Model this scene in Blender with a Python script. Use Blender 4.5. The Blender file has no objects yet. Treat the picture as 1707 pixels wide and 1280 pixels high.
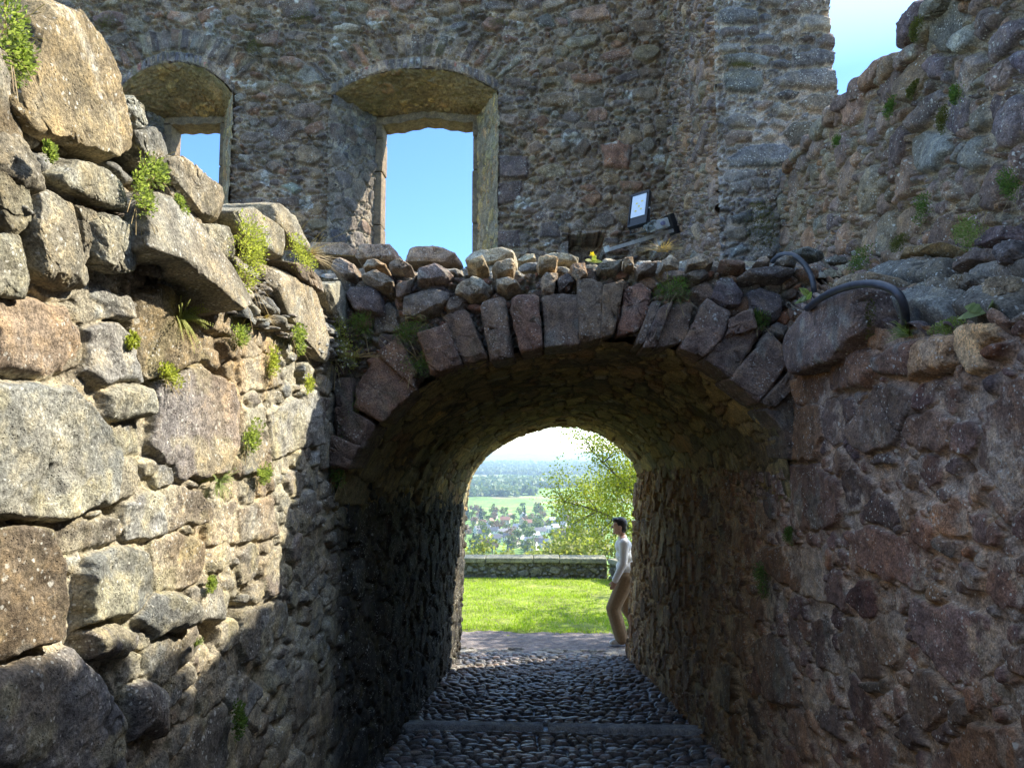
import bpy, math, random
import numpy as np
from mathutils import Vector

# ------------------------------------------------------------------ camera, world, sun, exposure
SC = bpy.context.scene
COL = SC.collection
F_PX, CX, CY = 1233.0, 853.5, 640.0            # photograph is 1707 x 1280
PITCH = math.atan(117 / F_PX)
YAW = math.atan(61.5 / F_PX)
cam_d = bpy.data.cameras.new('camera')
cam_d.sensor_width = 36.0
cam_d.lens = 36.0 * F_PX / 1707.0
cam_d.clip_start = 0.05
cam_d.clip_end = 60000.0
cam = bpy.data.objects.new('camera', cam_d)
COL.objects.link(cam)
cam.rotation_euler = (math.pi / 2 + PITCH, 0.0, YAW)
SC.camera = cam

SUN_V = Vector((1.05, 0.48, 1.0)).normalized()   # towards the sun
SUN_EL = math.asin(SUN_V.z)
SUN_AZ = math.atan2(SUN_V.x, SUN_V.y)            # from +Y towards +X
world = bpy.data.worlds.new('World')
SC.world = world
world.use_nodes = True
wn = world.node_tree
bg = wn.nodes['Background']
sky = wn.nodes.new('ShaderNodeTexSky')
sky.sky_type = 'NISHITA'
sky.sun_disc = False
sky.sun_elevation = SUN_EL
sky.sun_rotation = SUN_AZ
sky.altitude = 300
sky.air_density = 1.0
sky.dust_density = 0.6
sky.ozone_density = 1.2
_tc = wn.nodes.new('ShaderNodeTexCoord'); _sx = wn.nodes.new('ShaderNodeSeparateXYZ'); wn.links.new(_tc.outputs['Generated'], _sx.inputs[0])
_rp = wn.nodes.new('ShaderNodeValToRGB'); wn.links.new(_sx.outputs[2], _rp.inputs[0])
_el = _rp.color_ramp.elements
for _ in range(4): _el.new(0.5)
for _i, (_p, _c) in enumerate([(0.0, (0.62, 0.68, 0.74)), (0.03, (0.60, 0.68, 0.76)), (0.14, (0.175, 0.255, 0.37)), (0.44, (0.165, 0.24, 0.35)), (0.66, (0.86, 0.78, 0.68)), (1.0, (1.0, 0.88, 0.74))]):
    _el[_i].position = _p; _el[_i].color = (*_c, 1)
_mx = wn.nodes.new('ShaderNodeMix'); _mx.data_type = 'RGBA'; _mx.blend_type = 'MULTIPLY'; _mx.inputs[0].default_value = 1.0
wn.links.new(sky.outputs[0], _mx.inputs[6]); wn.links.new(_rp.outputs[0], _mx.inputs[7])
_m2 = wn.nodes.new('ShaderNodeMix'); _m2.data_type = 'RGBA'; _m2.blend_type = 'MULTIPLY'; _m2.inputs[0].default_value = 1.0; _m2.inputs[7].default_value = (1.45, 1.45, 1.45, 1)
wn.links.new(_mx.outputs[2], _m2.inputs[6]); wn.links.new(_m2.outputs[2], bg.inputs[0])
bg.inputs[1].default_value = 0.15

sun_d = bpy.data.lights.new('sun', 'SUN')
sun_d.energy = 2.5
sun_d.angle = math.radians(0.53)
sun_d.color = (1.0, 0.93, 0.80)
sun = bpy.data.objects.new('sun', sun_d)
COL.objects.link(sun)
sun.rotation_euler = SUN_V.to_track_quat('Z', 'Y').to_euler()

SC.view_settings.view_transform = 'Standard'
SC.view_settings.look = 'None'
SC.view_settings.exposure = 2.4
SC.view_settings.gamma = 1.0
SC.view_settings.use_curve_mapping = False
SC.cycles.max_bounces = 8
SC.cycles.diffuse_bounces = 5
SC.cycles.use_denoising = True

# ------------------------------------------------------------------ geometry of the place as seen (eye at the origin)
def _axes():
    fwd = np.array([-math.sin(YAW) * math.cos(PITCH), math.cos(YAW) * math.cos(PITCH), math.sin(PITCH)])
    right = np.array([math.cos(YAW), math.sin(YAW), 0.0])
    return fwd, right, np.cross(right, fwd)
FWD, RGT, UPV = _axes()
def ray(px, py): return FWD + RGT * ((px - CX) / F_PX) - UPV * ((py - CY) / F_PX)
def onX(px, py, X): r = ray(px, py); return r * (X / r[0])
def onY(px, py, Y): r = ray(px, py); return r * (Y / r[1])
def zp(ox, oy, s, pts): return [(ox + x / s, oy + y / s) for x, y in pts]

XL, XR, YF, YE = -1.175, 1.287, 4.0, 9.5       # passage walls, arch front, passage exit
XU, XB, YB, YT = 1.84, 1.415, 8.3, 5.95        # upper right wall, return wall side, window wall, return wall front
def floor_z(y): return -1.6 - 0.0940 * y

# ------------------------------------------------------------------ noise
_rt = np.random.RandomState(7)
_TAB = _rt.rand(256, 256)
def vnoise(x, y, k=0):
    x = np.asarray(x) + 37.17 * k; y = np.asarray(y) + 91.73 * k
    xi = np.floor(x).astype(np.int64); yi = np.floor(y).astype(np.int64)
    fx = x - xi; fy = y - yi
    fx = fx * fx * fx * (fx * (fx * 6 - 15) + 10); fy = fy * fy * fy * (fy * (fy * 6 - 15) + 10)
    a = _TAB[xi & 255, yi & 255]; b = _TAB[(xi + 1) & 255, yi & 255]
    c = _TAB[xi & 255, (yi + 1) & 255]; d = _TAB[(xi + 1) & 255, (yi + 1) & 255]
    return (a * (1 - fx) + b * fx) * (1 - fy) + (c * (1 - fx) + d * fx) * fy
def fbm(x, y, o=4, k=0, g=0.5):
    s = 0; a = 1.0; n = 0
    for i in range(o):
        s = s + a * (vnoise(x * 2 ** i, y * 2 ** i, k + i * 3) - 0.5); n += a; a *= g
    return s / n * 2            # about -1..1
def fbm3(p, s, o=4, k=0):
    x, y, z = p[:, 0] * s, p[:, 1] * s, p[:, 2] * s
    return (fbm(x + 0.7 * z, y - 0.6 * z, o, k) + fbm(y + 0.5 * x, z - 0.8 * x, o, k + 5) + fbm(z + 0.6 * y, x + 0.9 * y, o, k + 9)) / 2.0
def sstep(x, a, b):
    t = np.clip((x - a) / (b - a), 0, 1); return t * t * (3 - 2 * t)

# ------------------------------------------------------------------ mesh helpers
def mesh_np(name, verts, quads, cols=None, smooth=True, tris=False):
    me = bpy.data.meshes.new(name)
    n, m = len(verts), len(quads); k = 3 if tris else 4
    me.vertices.add(n); me.vertices.foreach_set('co', np.ascontiguousarray(verts, dtype=np.float32).ravel())
    me.loops.add(m * k); me.loops.foreach_set('vertex_index', np.ascontiguousarray(quads, dtype=np.int32).ravel())
    me.polygons.add(m); me.polygons.foreach_set('loop_start', np.arange(0, m * k, k, dtype=np.int32))
    me.polygons.foreach_set('use_smooth', np.full(m, smooth, dtype=bool))
    if cols is not None:
        at = me.color_attributes.new('col', 'FLOAT_COLOR', 'POINT')
        at.data.foreach_set('color', np.ascontiguousarray(cols, dtype=np.float32).ravel())
    me.update(calc_edges=True)
    return me
def link(name, me, mat, parent=None):
    o = bpy.data.objects.new(name, me); COL.objects.link(o)
    if mat is not None and not me.materials: me.materials.append(mat)
    if parent is not None: o.parent = parent
    return o
def tag(o, label=None, cat=None, group=None, kind=None):
    if label: o['label'] = label
    if cat: o['category'] = cat
    if group: o['group'] = group
    if kind: o['kind'] = kind
    return o
def empty(name, loc=(0, 0, 0), rz=0.0):
    o = bpy.data.objects.new(name, None); COL.objects.link(o)
    o.location = loc; o.rotation_euler = (0, 0, rz); o.empty_display_size = 0.1
    return o
class MB:
    """collects polygons into one mesh"""
    def __init__(s): s.v = []; s.f = []
    def box(s, c, h, ax=None):
        c = np.array(c, float); A = np.eye(3) if ax is None else np.array(ax, float)
        b = len(s.v)
        for sx in (-1, 1):
            for sy in (-1, 1):
                for sz in (-1, 1):
                    s.v.append(tuple(c + A[0] * h[0] * sx + A[1] * h[1] * sy + A[2] * h[2] * sz))
        for q in ((0, 1, 3, 2), (4, 6, 7, 5), (0, 4, 5, 1), (2, 3, 7, 6), (0, 2, 6, 4), (1, 5, 7, 3)): s.f.append(tuple(b + i for i in q))
        return s
    def tube(s, pts, rad, n=8, caps=True):
        pts = [np.array(p, float) for p in pts]; b = len(s.v); N = len(pts)
        rad = rad if hasattr(rad, '__len__') else [rad] * N
        up = np.array([0.13, 0.21, 0.97])
        for i, p in enumerate(pts):
            t = pts[min(i + 1, N - 1)] - pts[max(i - 1, 0)]; t = t / (np.linalg.norm(t) + 1e-9)
            u = np.cross(t, up)
            if np.linalg.norm(u) < 0.05: u = np.cross(t, [1, 0, 0])
            u /= np.linalg.norm(u); w = np.cross(t, u)
            for k in range(n):
                a = 2 * math.pi * k / n; s.v.append(tuple(p + rad[i] * (u * math.cos(a) + w * math.sin(a))))
        for i in range(N - 1):
            for k in range(n):
                k2 = (k + 1) % n
                s.f.append((b + i * n + k, b + i * n + k2, b + (i + 1) * n + k2, b + (i + 1) * n + k))
        if caps:
            s.f.append(tuple(b + k for k in range(n))[::-1]); s.f.append(tuple(b + (N - 1) * n + k for k in range(n)))
        return s
    def quad(s, a, b, c, d):
        i = len(s.v); s.v += [tuple(a), tuple(b), tuple(c), tuple(d)]; s.f.append((i, i + 1, i + 2, i + 3)); return s
    def tri(s, a, b, c):
        i = len(s.v); s.v += [tuple(a), tuple(b), tuple(c)]; s.f.append((i, i + 1, i + 2)); return s
    def build(s, name, mat, parent=None, smooth=False, bevel=0):
        me = bpy.data.meshes.new(name); me.from_pydata(s.v, [], s.f); me.update()
        if smooth: me.polygons.foreach_set('use_smooth', np.ones(len(me.polygons), bool))
        o = link(name, me, mat, parent)
        if bevel:
            m = o.modifiers.new('bevel', 'BEVEL'); m.width = bevel; m.segments = 2
        return o

# ------------------------------------------------------------------ materials
def new_mat(name):
    m = bpy.data.materials.new(name); m.use_nodes = True
    return m, m.node_tree, m.node_tree.nodes['Principled BSDF']
def nd(t, kind, **kw):
    n = t.nodes.new(kind)
    for k, v in kw.items():
        if k.startswith('i_'): n.inputs[k[2:].replace('_', ' ')].default_value = v
        else: setattr(n, k, v)
    return n
def ramp(t, src, stops):
    r = t.nodes.new('ShaderNodeValToRGB'); e = r.color_ramp.elements
    while len(e) < len(stops): e.new(0.5)
    for i, (p, c) in enumerate(stops):
        e[i].position = p; e[i].color = (c, c, c, 1) if not hasattr(c, '__len__') else (*c, 1)
    t.links.new(src, r.inputs[0]); return r
def mix(t, fac, a, b, blend='MIX'):
    m = t.nodes.new('ShaderNodeMix'); m.data_type = 'RGBA'; m.blend_type = blend
    if isinstance(fac, (int, float)): m.inputs[0].default_value = fac
    else: t.links.new(fac, m.inputs[0])
    for s, x in ((6, a), (7, b)):
        if hasattr(x, 'is_output'): t.links.new(x, m.inputs[s])
        else: m.inputs[s].default_value = (*x, 1)
    return m.outputs[2]
def mth(t, op, a, b=None):
    m = t.nodes.new('ShaderNodeMath'); m.operation = op
    for i, x in enumerate((a, b)):
        if x is None: continue
        if isinstance(x, (int, float)): m.inputs[i].default_value = x
        else: t.links.new(x, m.inputs[i])
    return m.outputs[0]
def stone_mat(name, speck=0.5, speck_col=(0.62, 0.60, 0.52), moss=0.3, moss_col=(0.085, 0.10, 0.025), fine=1.0, rough=0.9, bump=1.0):
    """colour comes from the mesh (each stone its own rock), weathered here with grain, pits, lichen and moss"""
    m, t, b = new_mat(name); L = t.links
    at = nd(t, 'ShaderNodeAttribute', attribute_name='col')
    tc = nd(t, 'ShaderNodeTexCoord'); co = tc.outputs['Object']
    def noise(sc, det=4, ro=0.6):
        n = nd(t, 'ShaderNodeTexNoise'); n.inputs['Scale'].default_value = sc; n.inputs['Detail'].default_value = det
        n.inputs['Roughness'].default_value = ro; L.new(co, n.inputs['Vector']); return n.outputs['Fac']
    grain = noise(130 * fine, 6, 0.75); blot = noise(17 * fine, 5, 0.65); big = noise(3.1, 3, 0.6)
    g = ramp(t, grain, [(0.34, 0.40), (0.5, 1.0), (0.66, 1.75)])
    c = mix(t, 1.0, at.outputs['Color'], g.outputs[0], 'MULTIPLY')
    bl = ramp(t, blot, [(0.36, (0.62, 0.60, 0.60)), (0.5, (1, 1, 1)), (0.64, (1.38, 1.28, 1.10))])
    c = mix(t, 0.9, c, bl.outputs[0], 'MULTIPLY')
    # dark crystals / pits
    v0 = nd(t, 'ShaderNodeTexVoronoi', feature='F1'); v0.inputs['Scale'].default_value = 85 * fine; L.new(co, v0.inputs['Vector'])
    pit = ramp(t, v0.outputs['Distance'], [(0.10, 1.0), (0.22, 0.0)])
    pm = mth(t, 'MULTIPLY', pit.outputs[0], ramp(t, noise(9, 2), [(0.48, 0.0), (0.62, 0.75)]).outputs[0])
    c = mix(t, pm, c, (0.035, 0.03, 0.028))
    # pale crustose lichen in spots of several sizes, gathered in patches
    for sc, thr, amt, zone in ((30, 0.20, 1.0, (0.53, 0.62)), (75, 0.24, 1.0, (0.45, 0.56))):
        w = nd(t, 'ShaderNodeTexNoise'); w.inputs['Scale'].default_value = sc * 1.3; L.new(co, w.inputs['Vector'])
        wv = nd(t, 'ShaderNodeVectorMath', operation='SCALE'); wv.inputs['Scale'].default_value = 0.9 / sc; L.new(w.outputs['Color'], wv.inputs[0])
        ad = nd(t, 'ShaderNodeVectorMath', operation='ADD'); L.new(co, ad.inputs[0]); L.new(wv.outputs[0], ad.inputs[1])
        v = nd(t, 'ShaderNodeTexVoronoi', feature='F1'); v.inputs['Scale'].default_value = sc; L.new(ad.outputs[0], v.inputs['Vector'])
        sp = ramp(t, v.outputs['Distance'], [(thr, 1.0), (thr + 0.10, 0.0)])
        rnd = ramp(t, v.outputs['Color'], [(0.55, 0.0), (0.60, 1.0)])
        zz = ramp(t, noise(4.3 + sc * 0.05, 3), [(zone[0], 0.0), (zone[1], 1.0)])
        f = mth(t, 'MULTIPLY', mth(t, 'MULTIPLY', sp.outputs[0], rnd.outputs[0]), mth(t, 'MULTIPLY', zz.outputs[0], speck * amt))
        c = mix(t, f, c, speck_col)
    # green-black algae and moss, in the damp joints more than on the faces
    mz = ramp(t, noise(5.5, 6, 0.7), [(0.54, 0.0), (0.70, 1.0)])
    jm = mth(t, 'SUBTRACT', 1.15, at.outputs['Alpha'])
    mf = mth(t, 'MULTIPLY', mth(t, 'MULTIPLY', mz.outputs[0], moss), mth(t, 'ADD', mth(t, 'MULTIPLY', jm, 0.9), 0.25))
    mf = mth(t, 'MINIMUM', mf, 0.9)
    c = mix(t, mf, c, moss_col)
    bz = ramp(t, big, [(0.35, 0.85), (0.65, 1.15)])
    c = mix(t, 1.0, c, bz.outputs[0], 'MULTIPLY')
    L.new(c, b.inputs['Base Color']); b.inputs['Roughness'].default_value = rough
    b.inputs['Specular IOR Level'].default_value = 0.25
    h = mth(t, 'ADD', mth(t, 'MULTIPLY', grain, 0.4), mth(t, 'MULTIPLY', blot, 0.8))
    h = mth(t, 'SUBTRACT', h, mth(t, 'MULTIPLY', pm, 0.5))
    bp = nd(t, 'ShaderNodeBump'); bp.inputs['Strength'].default_value = 1.0 * bump; bp.inputs['Distance'].default_value = 0.02
    L.new(h, bp.inputs['Height']); L.new(bp.outputs[0], b.inputs['Normal'])
    return m
def plain_mat(name, col, rough=0.6, metal=0.0, var=0.15, scale=40, emit=None, trans=0.0, coat=0.0):
    m, t, b = new_mat(name)
    tc = nd(t, 'ShaderNodeTexCoord'); n = nd(t, 'ShaderNodeTexNoise'); n.inputs['Scale'].default_value = scale; n.inputs['Detail'].default_value = 4
    t.links.new(tc.outputs['Object'], n.inputs['Vector'])
    r = ramp(t, n.outputs['Fac'], [(0.3, 1 - var), (0.7, 1 + var)])
    t.links.new(mix(t, 1.0, col, r.outputs[0], 'MULTIPLY'), b.inputs['Base Color'])
    b.inputs['Roughness'].default_value = rough; b.inputs['Metallic'].default_value = metal
    b.inputs['Coat Weight'].default_value = coat
    if emit: b.inputs['Emission Color'].default_value = (*emit[0], 1); b.inputs['Emission Strength'].default_value = emit[1]
    return m
def leaf_mat(name, c1, c2, trans=0.5, scale=9.0):
    """leaves: colour varies from leaf to leaf and light comes through them"""
    m, t, b = new_mat(name); L = t.links
    g = nd(t, 'ShaderNodeNewGeometry')
    r = ramp(t, g.outputs['Random Per Island'], [(0.0, c1), (1.0, c2)])
    L.new(r.outputs[0], b.inputs['Base Color']); b.inputs['Roughness'].default_value = 0.55
    b.inputs['Specular IOR Level'].default_value = 0.3
    tr = nd(t, 'ShaderNodeBsdfTranslucent'); L.new(mix(t, 1.0, r.outputs[0], (1.5, 1.6, 0.7), 'MULTIPLY'), tr.inputs[0])
    ms = nd(t, 'ShaderNodeMixShader'); ms.inputs[0].default_value = trans
    L.new(b.outputs[0], ms.inputs[1]); L.new(tr.outputs[0], ms.inputs[2])
    L.new(ms.outputs[0], t.nodes['Material Output'].inputs['Surface'])
    return m

M_LEFT = stone_mat('weathered_stone_pale', speck=0.8, moss=0.35, moss_col=(0.16, 0.15, 0.05))
M_RIGHT = stone_mat('weathered_stone_purple', speck=0.85, moss=0.30)
M_ARCH = stone_mat('weathered_stone_dark', speck=0.5, moss=0.45)
M_VAULT = stone_mat('vault_stone', speck=0.1, moss=0.7, moss_col=(0.11, 0.095, 0.025))
M_BACK = stone_mat('window_wall_stone', speck=0.55, moss=0.35, fine=0.5)
M_COBBLE = stone_mat('cobble_stone', speck=0.1, moss=0.05, rough=0.42, bump=0.35)
M_LEAF = leaf_mat('leaf_bright', (0.14, 0.19, 0.055), (0.31, 0.35, 0.15))
M_LEAFY = leaf_mat('leaf_yellow_green', (0.22, 0.25, 0.05), (0.42, 0.43, 0.15))
M_LEAFD = leaf_mat('leaf_dark', (0.06, 0.11, 0.03), (0.15, 0.22, 0.06))
M_DRY = leaf_mat('dry_grass', (0.22, 0.15, 0.07), (0.36, 0.28, 0.14), 0.3)
M_MOSS = leaf_mat('moss_green', (0.06, 0.075, 0.015), (0.14, 0.13, 0.03), 0.25)
M_PETALW = leaf_mat('petal_white', (0.6, 0.6, 0.52), (0.75, 0.74, 0.68), 0.3)
M_PETALY = leaf_mat('petal_yellow', (0.75, 0.5, 0.02), (0.8, 0.6, 0.03), 0.3)

# ------------------------------------------------------------------ rubble masonry
PAL_LEFT = [(0.216, 0.198, 0.156), (0.185, 0.178, 0.152), (0.238, 0.212, 0.155), (0.164, 0.149, 0.122), (0.222, 0.188, 0.140), (0.190, 0.160, 0.130), (0.211, 0.207, 0.181)]
PAL_RIGHT = [(0.217, 0.122, 0.085), (0.179, 0.106, 0.085), (0.264, 0.163, 0.110), (0.236, 0.122, 0.074), (0.302, 0.193, 0.121), (0.151, 0.100, 0.081), (0.247, 0.150, 0.110)]
PAL_UPPER = [(0.232, 0.162, 0.119), (0.191, 0.137, 0.114), (0.259, 0.185, 0.124), (0.212, 0.179, 0.130), (0.164, 0.120, 0.109), (0.273, 0.168, 0.109), (0.226, 0.162, 0.130)]
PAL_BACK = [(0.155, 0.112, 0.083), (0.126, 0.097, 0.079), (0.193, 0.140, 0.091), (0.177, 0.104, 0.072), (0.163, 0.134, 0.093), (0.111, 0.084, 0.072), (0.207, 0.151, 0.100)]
PAL_TOWER = [(0.152, 0.138, 0.129), (0.122, 0.114, 0.115), (0.172, 0.147, 0.124), (0.142, 0.109, 0.093), (0.183, 0.166, 0.147)]
PAL_ARCH = [(0.150, 0.098, 0.071), (0.128, 0.090, 0.069), (0.180, 0.113, 0.076), (0.143, 0.113, 0.083), (0.210, 0.106, 0.066)]
PAL_VAULT = [(0.348, 0.260, 0.117), (0.292, 0.209, 0.104), (0.382, 0.279, 0.117), (0.314, 0.199, 0.104), (0.269, 0.220, 0.110)]
PAL_COB = [(0.171, 0.161, 0.153), (0.146, 0.131, 0.123), (0.223, 0.198, 0.178), (0.189, 0.146, 0.130), (0.128, 0.122, 0.117)]

def poly_sdf(px, py, poly):
    """signed distance (negative inside) of grid points to a polygon"""
    P = np.asarray(poly, float); Q = np.roll(P, -1, axis=0)
    d = None; inside = np.zeros(px.shape, bool)
    for (ax, ay), (bx, by) in zip(P, Q):
        ex, ey = bx - ax, by - ay; wx, wy = px - ax, py - ay
        t = np.clip((wx * ex + wy * ey) / (ex * ex + ey * ey + 1e-12), 0, 1)
        dd = (wx - ex * t) ** 2 + (wy - ey * t) ** 2
        d = dd if d is None else np.minimum(d, dd)
        if ey != 0:
            c = ((ay <= py) != (by <= py)) & (px < ax + (py - ay) * ex / ey)
            inside ^= c
    d = np.sqrt(d)
    return np.where(inside, -d, d)

def rand_poly(rng, cx, cy, a, b, rot, n=None, box=0.5):
    """an irregular block: somewhere between an oval and a box"""
    n = n or rng.randint(6, 10)
    ang = (np.arange(n) + rng.uniform(-0.32, 0.32, n)) * 2 * math.pi / n + rng.uniform(0, 6.28)
    c, s = np.cos(ang), np.sin(ang)
    p = 2 + 6 * box * rng.rand()
    r = (np.abs(c) ** p + np.abs(s) ** p) ** (-1 / p) * rng.uniform(0.84, 1.1, n)
    x, y = a * r * c, b * r * s
    cr, sr = math.cos(rot), math.sin(rot)
    return np.stack([cx + x * cr - y * sr, cy + x * sr + y * cr], 1)

def rubble(us, vs, seed, pal, mortar, classes, fixed=(), gap=0.010, prot=(0.008, 0.03), recess=0.012, edge=0.02, warp=0.012, warp_f=14,
           rot=0.25, rough=0.006, mortar_rough=0.006, tilt=0.06, valid=None, cell=0.012, box=0.5, grow=0.006, bury=0.0, holes=0.0, layers=0.0, scale=1.0, tint=None):
    """heights and colours of a rubble masonry face over the grid us x vs: big stones first, smaller ones fitted into what is left, mortar between"""
    rng = np.random.RandomState(seed)
    u0, u1, v0, v1 = us[0], us[-1], vs[0], vs[-1]
    nu, nv = int((u1 - u0) / cell) + 1, int((v1 - v0) / cell) + 1
    occ = np.zeros((nu, nv), bool)
    cu = u0 + (np.arange(nu) + 0.5) * cell; cv = v0 + (np.arange(nv) + 0.5) * cell
    if valid is not None:
        A, B = np.meshgrid(cu, cv, indexing='ij'); occ |= ~valid(A, B)
    stones = []
    def window(poly, m, xs, ys):
        lo = poly.min(0) - m; hi = poly.max(0) + m
        return (np.searchsorted(xs, lo[0]), np.searchsorted(xs, hi[0]), np.searchsorted(ys, lo[1]), np.searchsorted(ys, hi[1]))
    def mark(poly, lim, back=0.0):
        i0, i1, j0, j1 = window(poly, 0.0, cu, cv)
        if i1 <= i0 or j1 <= j0: return False
        A, B = np.meshgrid(cu[i0:i1], cv[j0:j1], indexing='ij')
        msk = poly_sdf(A, B, poly) < 0
        n = msk.sum()
        if n == 0: return False
        if (occ[i0:i1, j0:j1] & msk).sum() > lim * n: return False
        occ[i0:i1, j0:j1] |= msk
        return True
    for fx in fixed:
        poly, opt = (fx if isinstance(fx, tuple) else (fx, {}))
        poly = np.asarray(poly, float); mark(poly, 2.0); stones.append((poly, opt))
    for (amin, amax, asp0, asp1, tries, lim) in classes:
        free = np.argwhere(~occ)
        if len(free) == 0: break
        for k in range(tries):
            if k % 60 == 0:
                free = np.argwhere(~occ)
                if len(free) == 0: break
            i, j = free[rng.randint(len(free))]
            if occ[i, j]: continue
            a = amin + (amax - amin) * rng.rand() ** 1.5
            asp = rng.uniform(asp0, asp1)
            poly = rand_poly(rng, cu[i], cv[j], a, a / asp, rng.normal(0, rot), box=box)
            if mark(poly, lim): stones.append((poly, {}))
    U, V = np.meshgrid(us, vs, indexing='ij')
    Uw = U + warp * fbm(U * warp_f, V * warp_f, 4, 1, 0.6); Vw = V + warp * fbm(U * warp_f, V * warp_f, 4, 11, 0.6)
    s1 = np.full(U.shape, 9.0); s2 = np.full(U.shape, 9.0); sid = np.full(U.shape, -1, np.int32)
    for k, (poly, opt) in enumerate(stones):
        i0, i1, j0, j1 = window(poly, 0.05 + warp, us, vs)
        if i1 <= i0 or j1 <= j0: continue
        d = poly_sdf(Uw[i0:i1, j0:j1], Vw[i0:i1, j0:j1], poly)
        a, b, c = s1[i0:i1, j0:j1], s2[i0:i1, j0:j1], sid[i0:i1, j0:j1]
        cl = d < a
        b[...] = np.where(cl, a, np.minimum(b, d)); a[...] = np.where(cl, d, a); c[cl] = k
    N = len(stones)
    e = np.minimum(-s1 + grow, (s2 - s1) * 0.5) - gap * 0.5 * (1 + 0.8 * fbm(U * 9, V * 9, 2, 21))
    K = np.maximum(sid, 0)
    cen = np.array([p.mean(0) for p, o in stones]); rad = np.array([math.sqrt(max(1e-6, np.ptp(p[:, 0]) * np.ptp(p[:, 1]))) * 0.5 for p, o in stones])
    pr = np.array([o.get('prot', rng.uniform(*prot)) for p, o in stones])
    tl = rng.normal(0, tilt, (N, 2))
    for i, (p, o) in enumerate(stones):
        if 'tilt' in o: tl[i] = o['tilt']
    pc = np.array([o.get('col', pal[rng.randint(len(pal))]) for p, o in stones]) * rng.uniform(0.78, 1.25, (N, 1))
    ed = np.array([o.get('edge', edge * rng.uniform(0.6, 1.6)) for p, o in stones])
    R = np.minimum(ed, rad * 0.55)[K]
    q = np.clip(e / R, 0, 1)
    prof = np.sqrt(np.clip(1 - (1 - q) ** 2, 0, 1))
    tilt_h = tl[K, 0] * (U - cen[K, 0]) + tl[K, 1] * (V - cen[K, 1])
    off = rng.rand(N, 2) * 50
    su, sv = U / scale + off[K, 0], V / scale + off[K, 1]
    rs = rough * (fbm(su * 9, sv * 9, 5, 2, 0.55) * 1.6 - np.abs(fbm(su * 16, sv * 16, 4, 4, 0.6)) * 0.9)
    if layers: rs = rs + layers * fbm(su * 3, sv * 38, 3, 6, 0.6)
    ck = np.exp(-(fbm(su * 3.2, sv * 3.2, 4, 71, 0.55) / 0.022) ** 2) * sstep(fbm(su * 1.7, sv * 1.7, 2, 75), 0.05, 0.35)
    rs = rs - 0.007 * ck
    hs = pr[K] * prof + (tilt_h + rs) * sstep(q, 0, 0.6)
    mn = fbm(U * 30 / scale, V * 30 / scale, 4, 7, 0.6)
    hm = -recess * sstep(-e, -0.002, gap * 0.7 + 0.004) + mortar_rough * mn + recess * 0.6 * fbm(U * 3.1, V * 3.1, 3, 8)
    if bury:                                        # pointing mortar smeared over parts of the stones
        hm = hm + bury * sstep(fbm(U * 2.7, V * 2.7, 4, 31), -0.2, 0.6)
    if holes:
        hh = sstep(fbm(U * 7, V * 7, 3, 41), 0.38, 0.55) * sstep(-e, -0.004, 0.01)
        hm = hm - holes * hh
    blend = 0.005
    inst = sstep(e, -0.002, 0.003)
    hstone = np.where(e > 0, hs, -recess)
    isst = sstep(hstone - hm, -blend * 0.5, blend) * inst
    h = np.where(e > 0, np.maximum(hs, hm), hm)
    # colours
    t1 = fbm(su * 6, sv * 6, 5, 12, 0.6)[..., None]; t2 = fbm(U * 2.2, V * 2.2, 4, 15)[..., None]
    cs = pc[K] * (1 + 0.38 * t1) * (1 + np.array([0.10, 0.02, -0.10]) * t2 * 2)
    lp = sstep(fbm(su * 4.5, sv * 4.5, 5, 61, 0.6), 0.22, 0.42)[..., None] * (rng.rand(N) < 0.45)[K][..., None]
    cs = cs * (1 - 0.45 * lp) + (cs.mean(-1, keepdims=True) * 1.9 * np.array([1.0, 1.0, 0.86])) * 0.45 * lp
    cs = cs * (1 - 0.5 * ck[..., None])
    cm = np.array(mortar) * (1 + 0.22 * mn[..., None]) * (1 + np.array([0.06, 0.0, -0.06]) * t2 * 2) * (1 + 0.30 * fbm(U * 4, V * 4, 4, 18)[..., None])
    col = cs * isst[..., None] + cm * (1 - isst[..., None])
    if tint is not None: col = tint(U, V, col, isst)
    return h, np.concatenate([np.clip(col, 0.01, 0.9), isst[..., None]], -1)

def grid_mesh(name, P, C, keep=None, flip=False):
    nu, nv = P.shape[:2]
    idx = np.arange(nu * nv).reshape(nu, nv)
    q = np.stack([idx[:-1, :-1], idx[1:, :-1], idx[1:, 1:], idx[:-1, 1:]], -1)
    if flip: q = q[..., ::-1]
    if keep is not None:
        k = keep[:-1, :-1] & keep[1:, :-1] & keep[1:, 1:] & keep[:-1, 1:]
        q = q[k]
    q = q.reshape(-1, 4)
    used = np.zeros(nu * nv, bool); used[q.ravel()] = True
    remap = np.cumsum(used) - 1
    return mesh_np(name, P.reshape(-1, 3)[used], remap[q], C.reshape(-1, 4)[used])
def spaced(a, b, f):
    out = [a]
    while out[-1] < b: out.append(out[-1] + f(out[-1]))
    return np.array(out)
def hist(us, pts):
    return np.interp(us, [p[0] for p in pts], [p[1] for p in pts])

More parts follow.
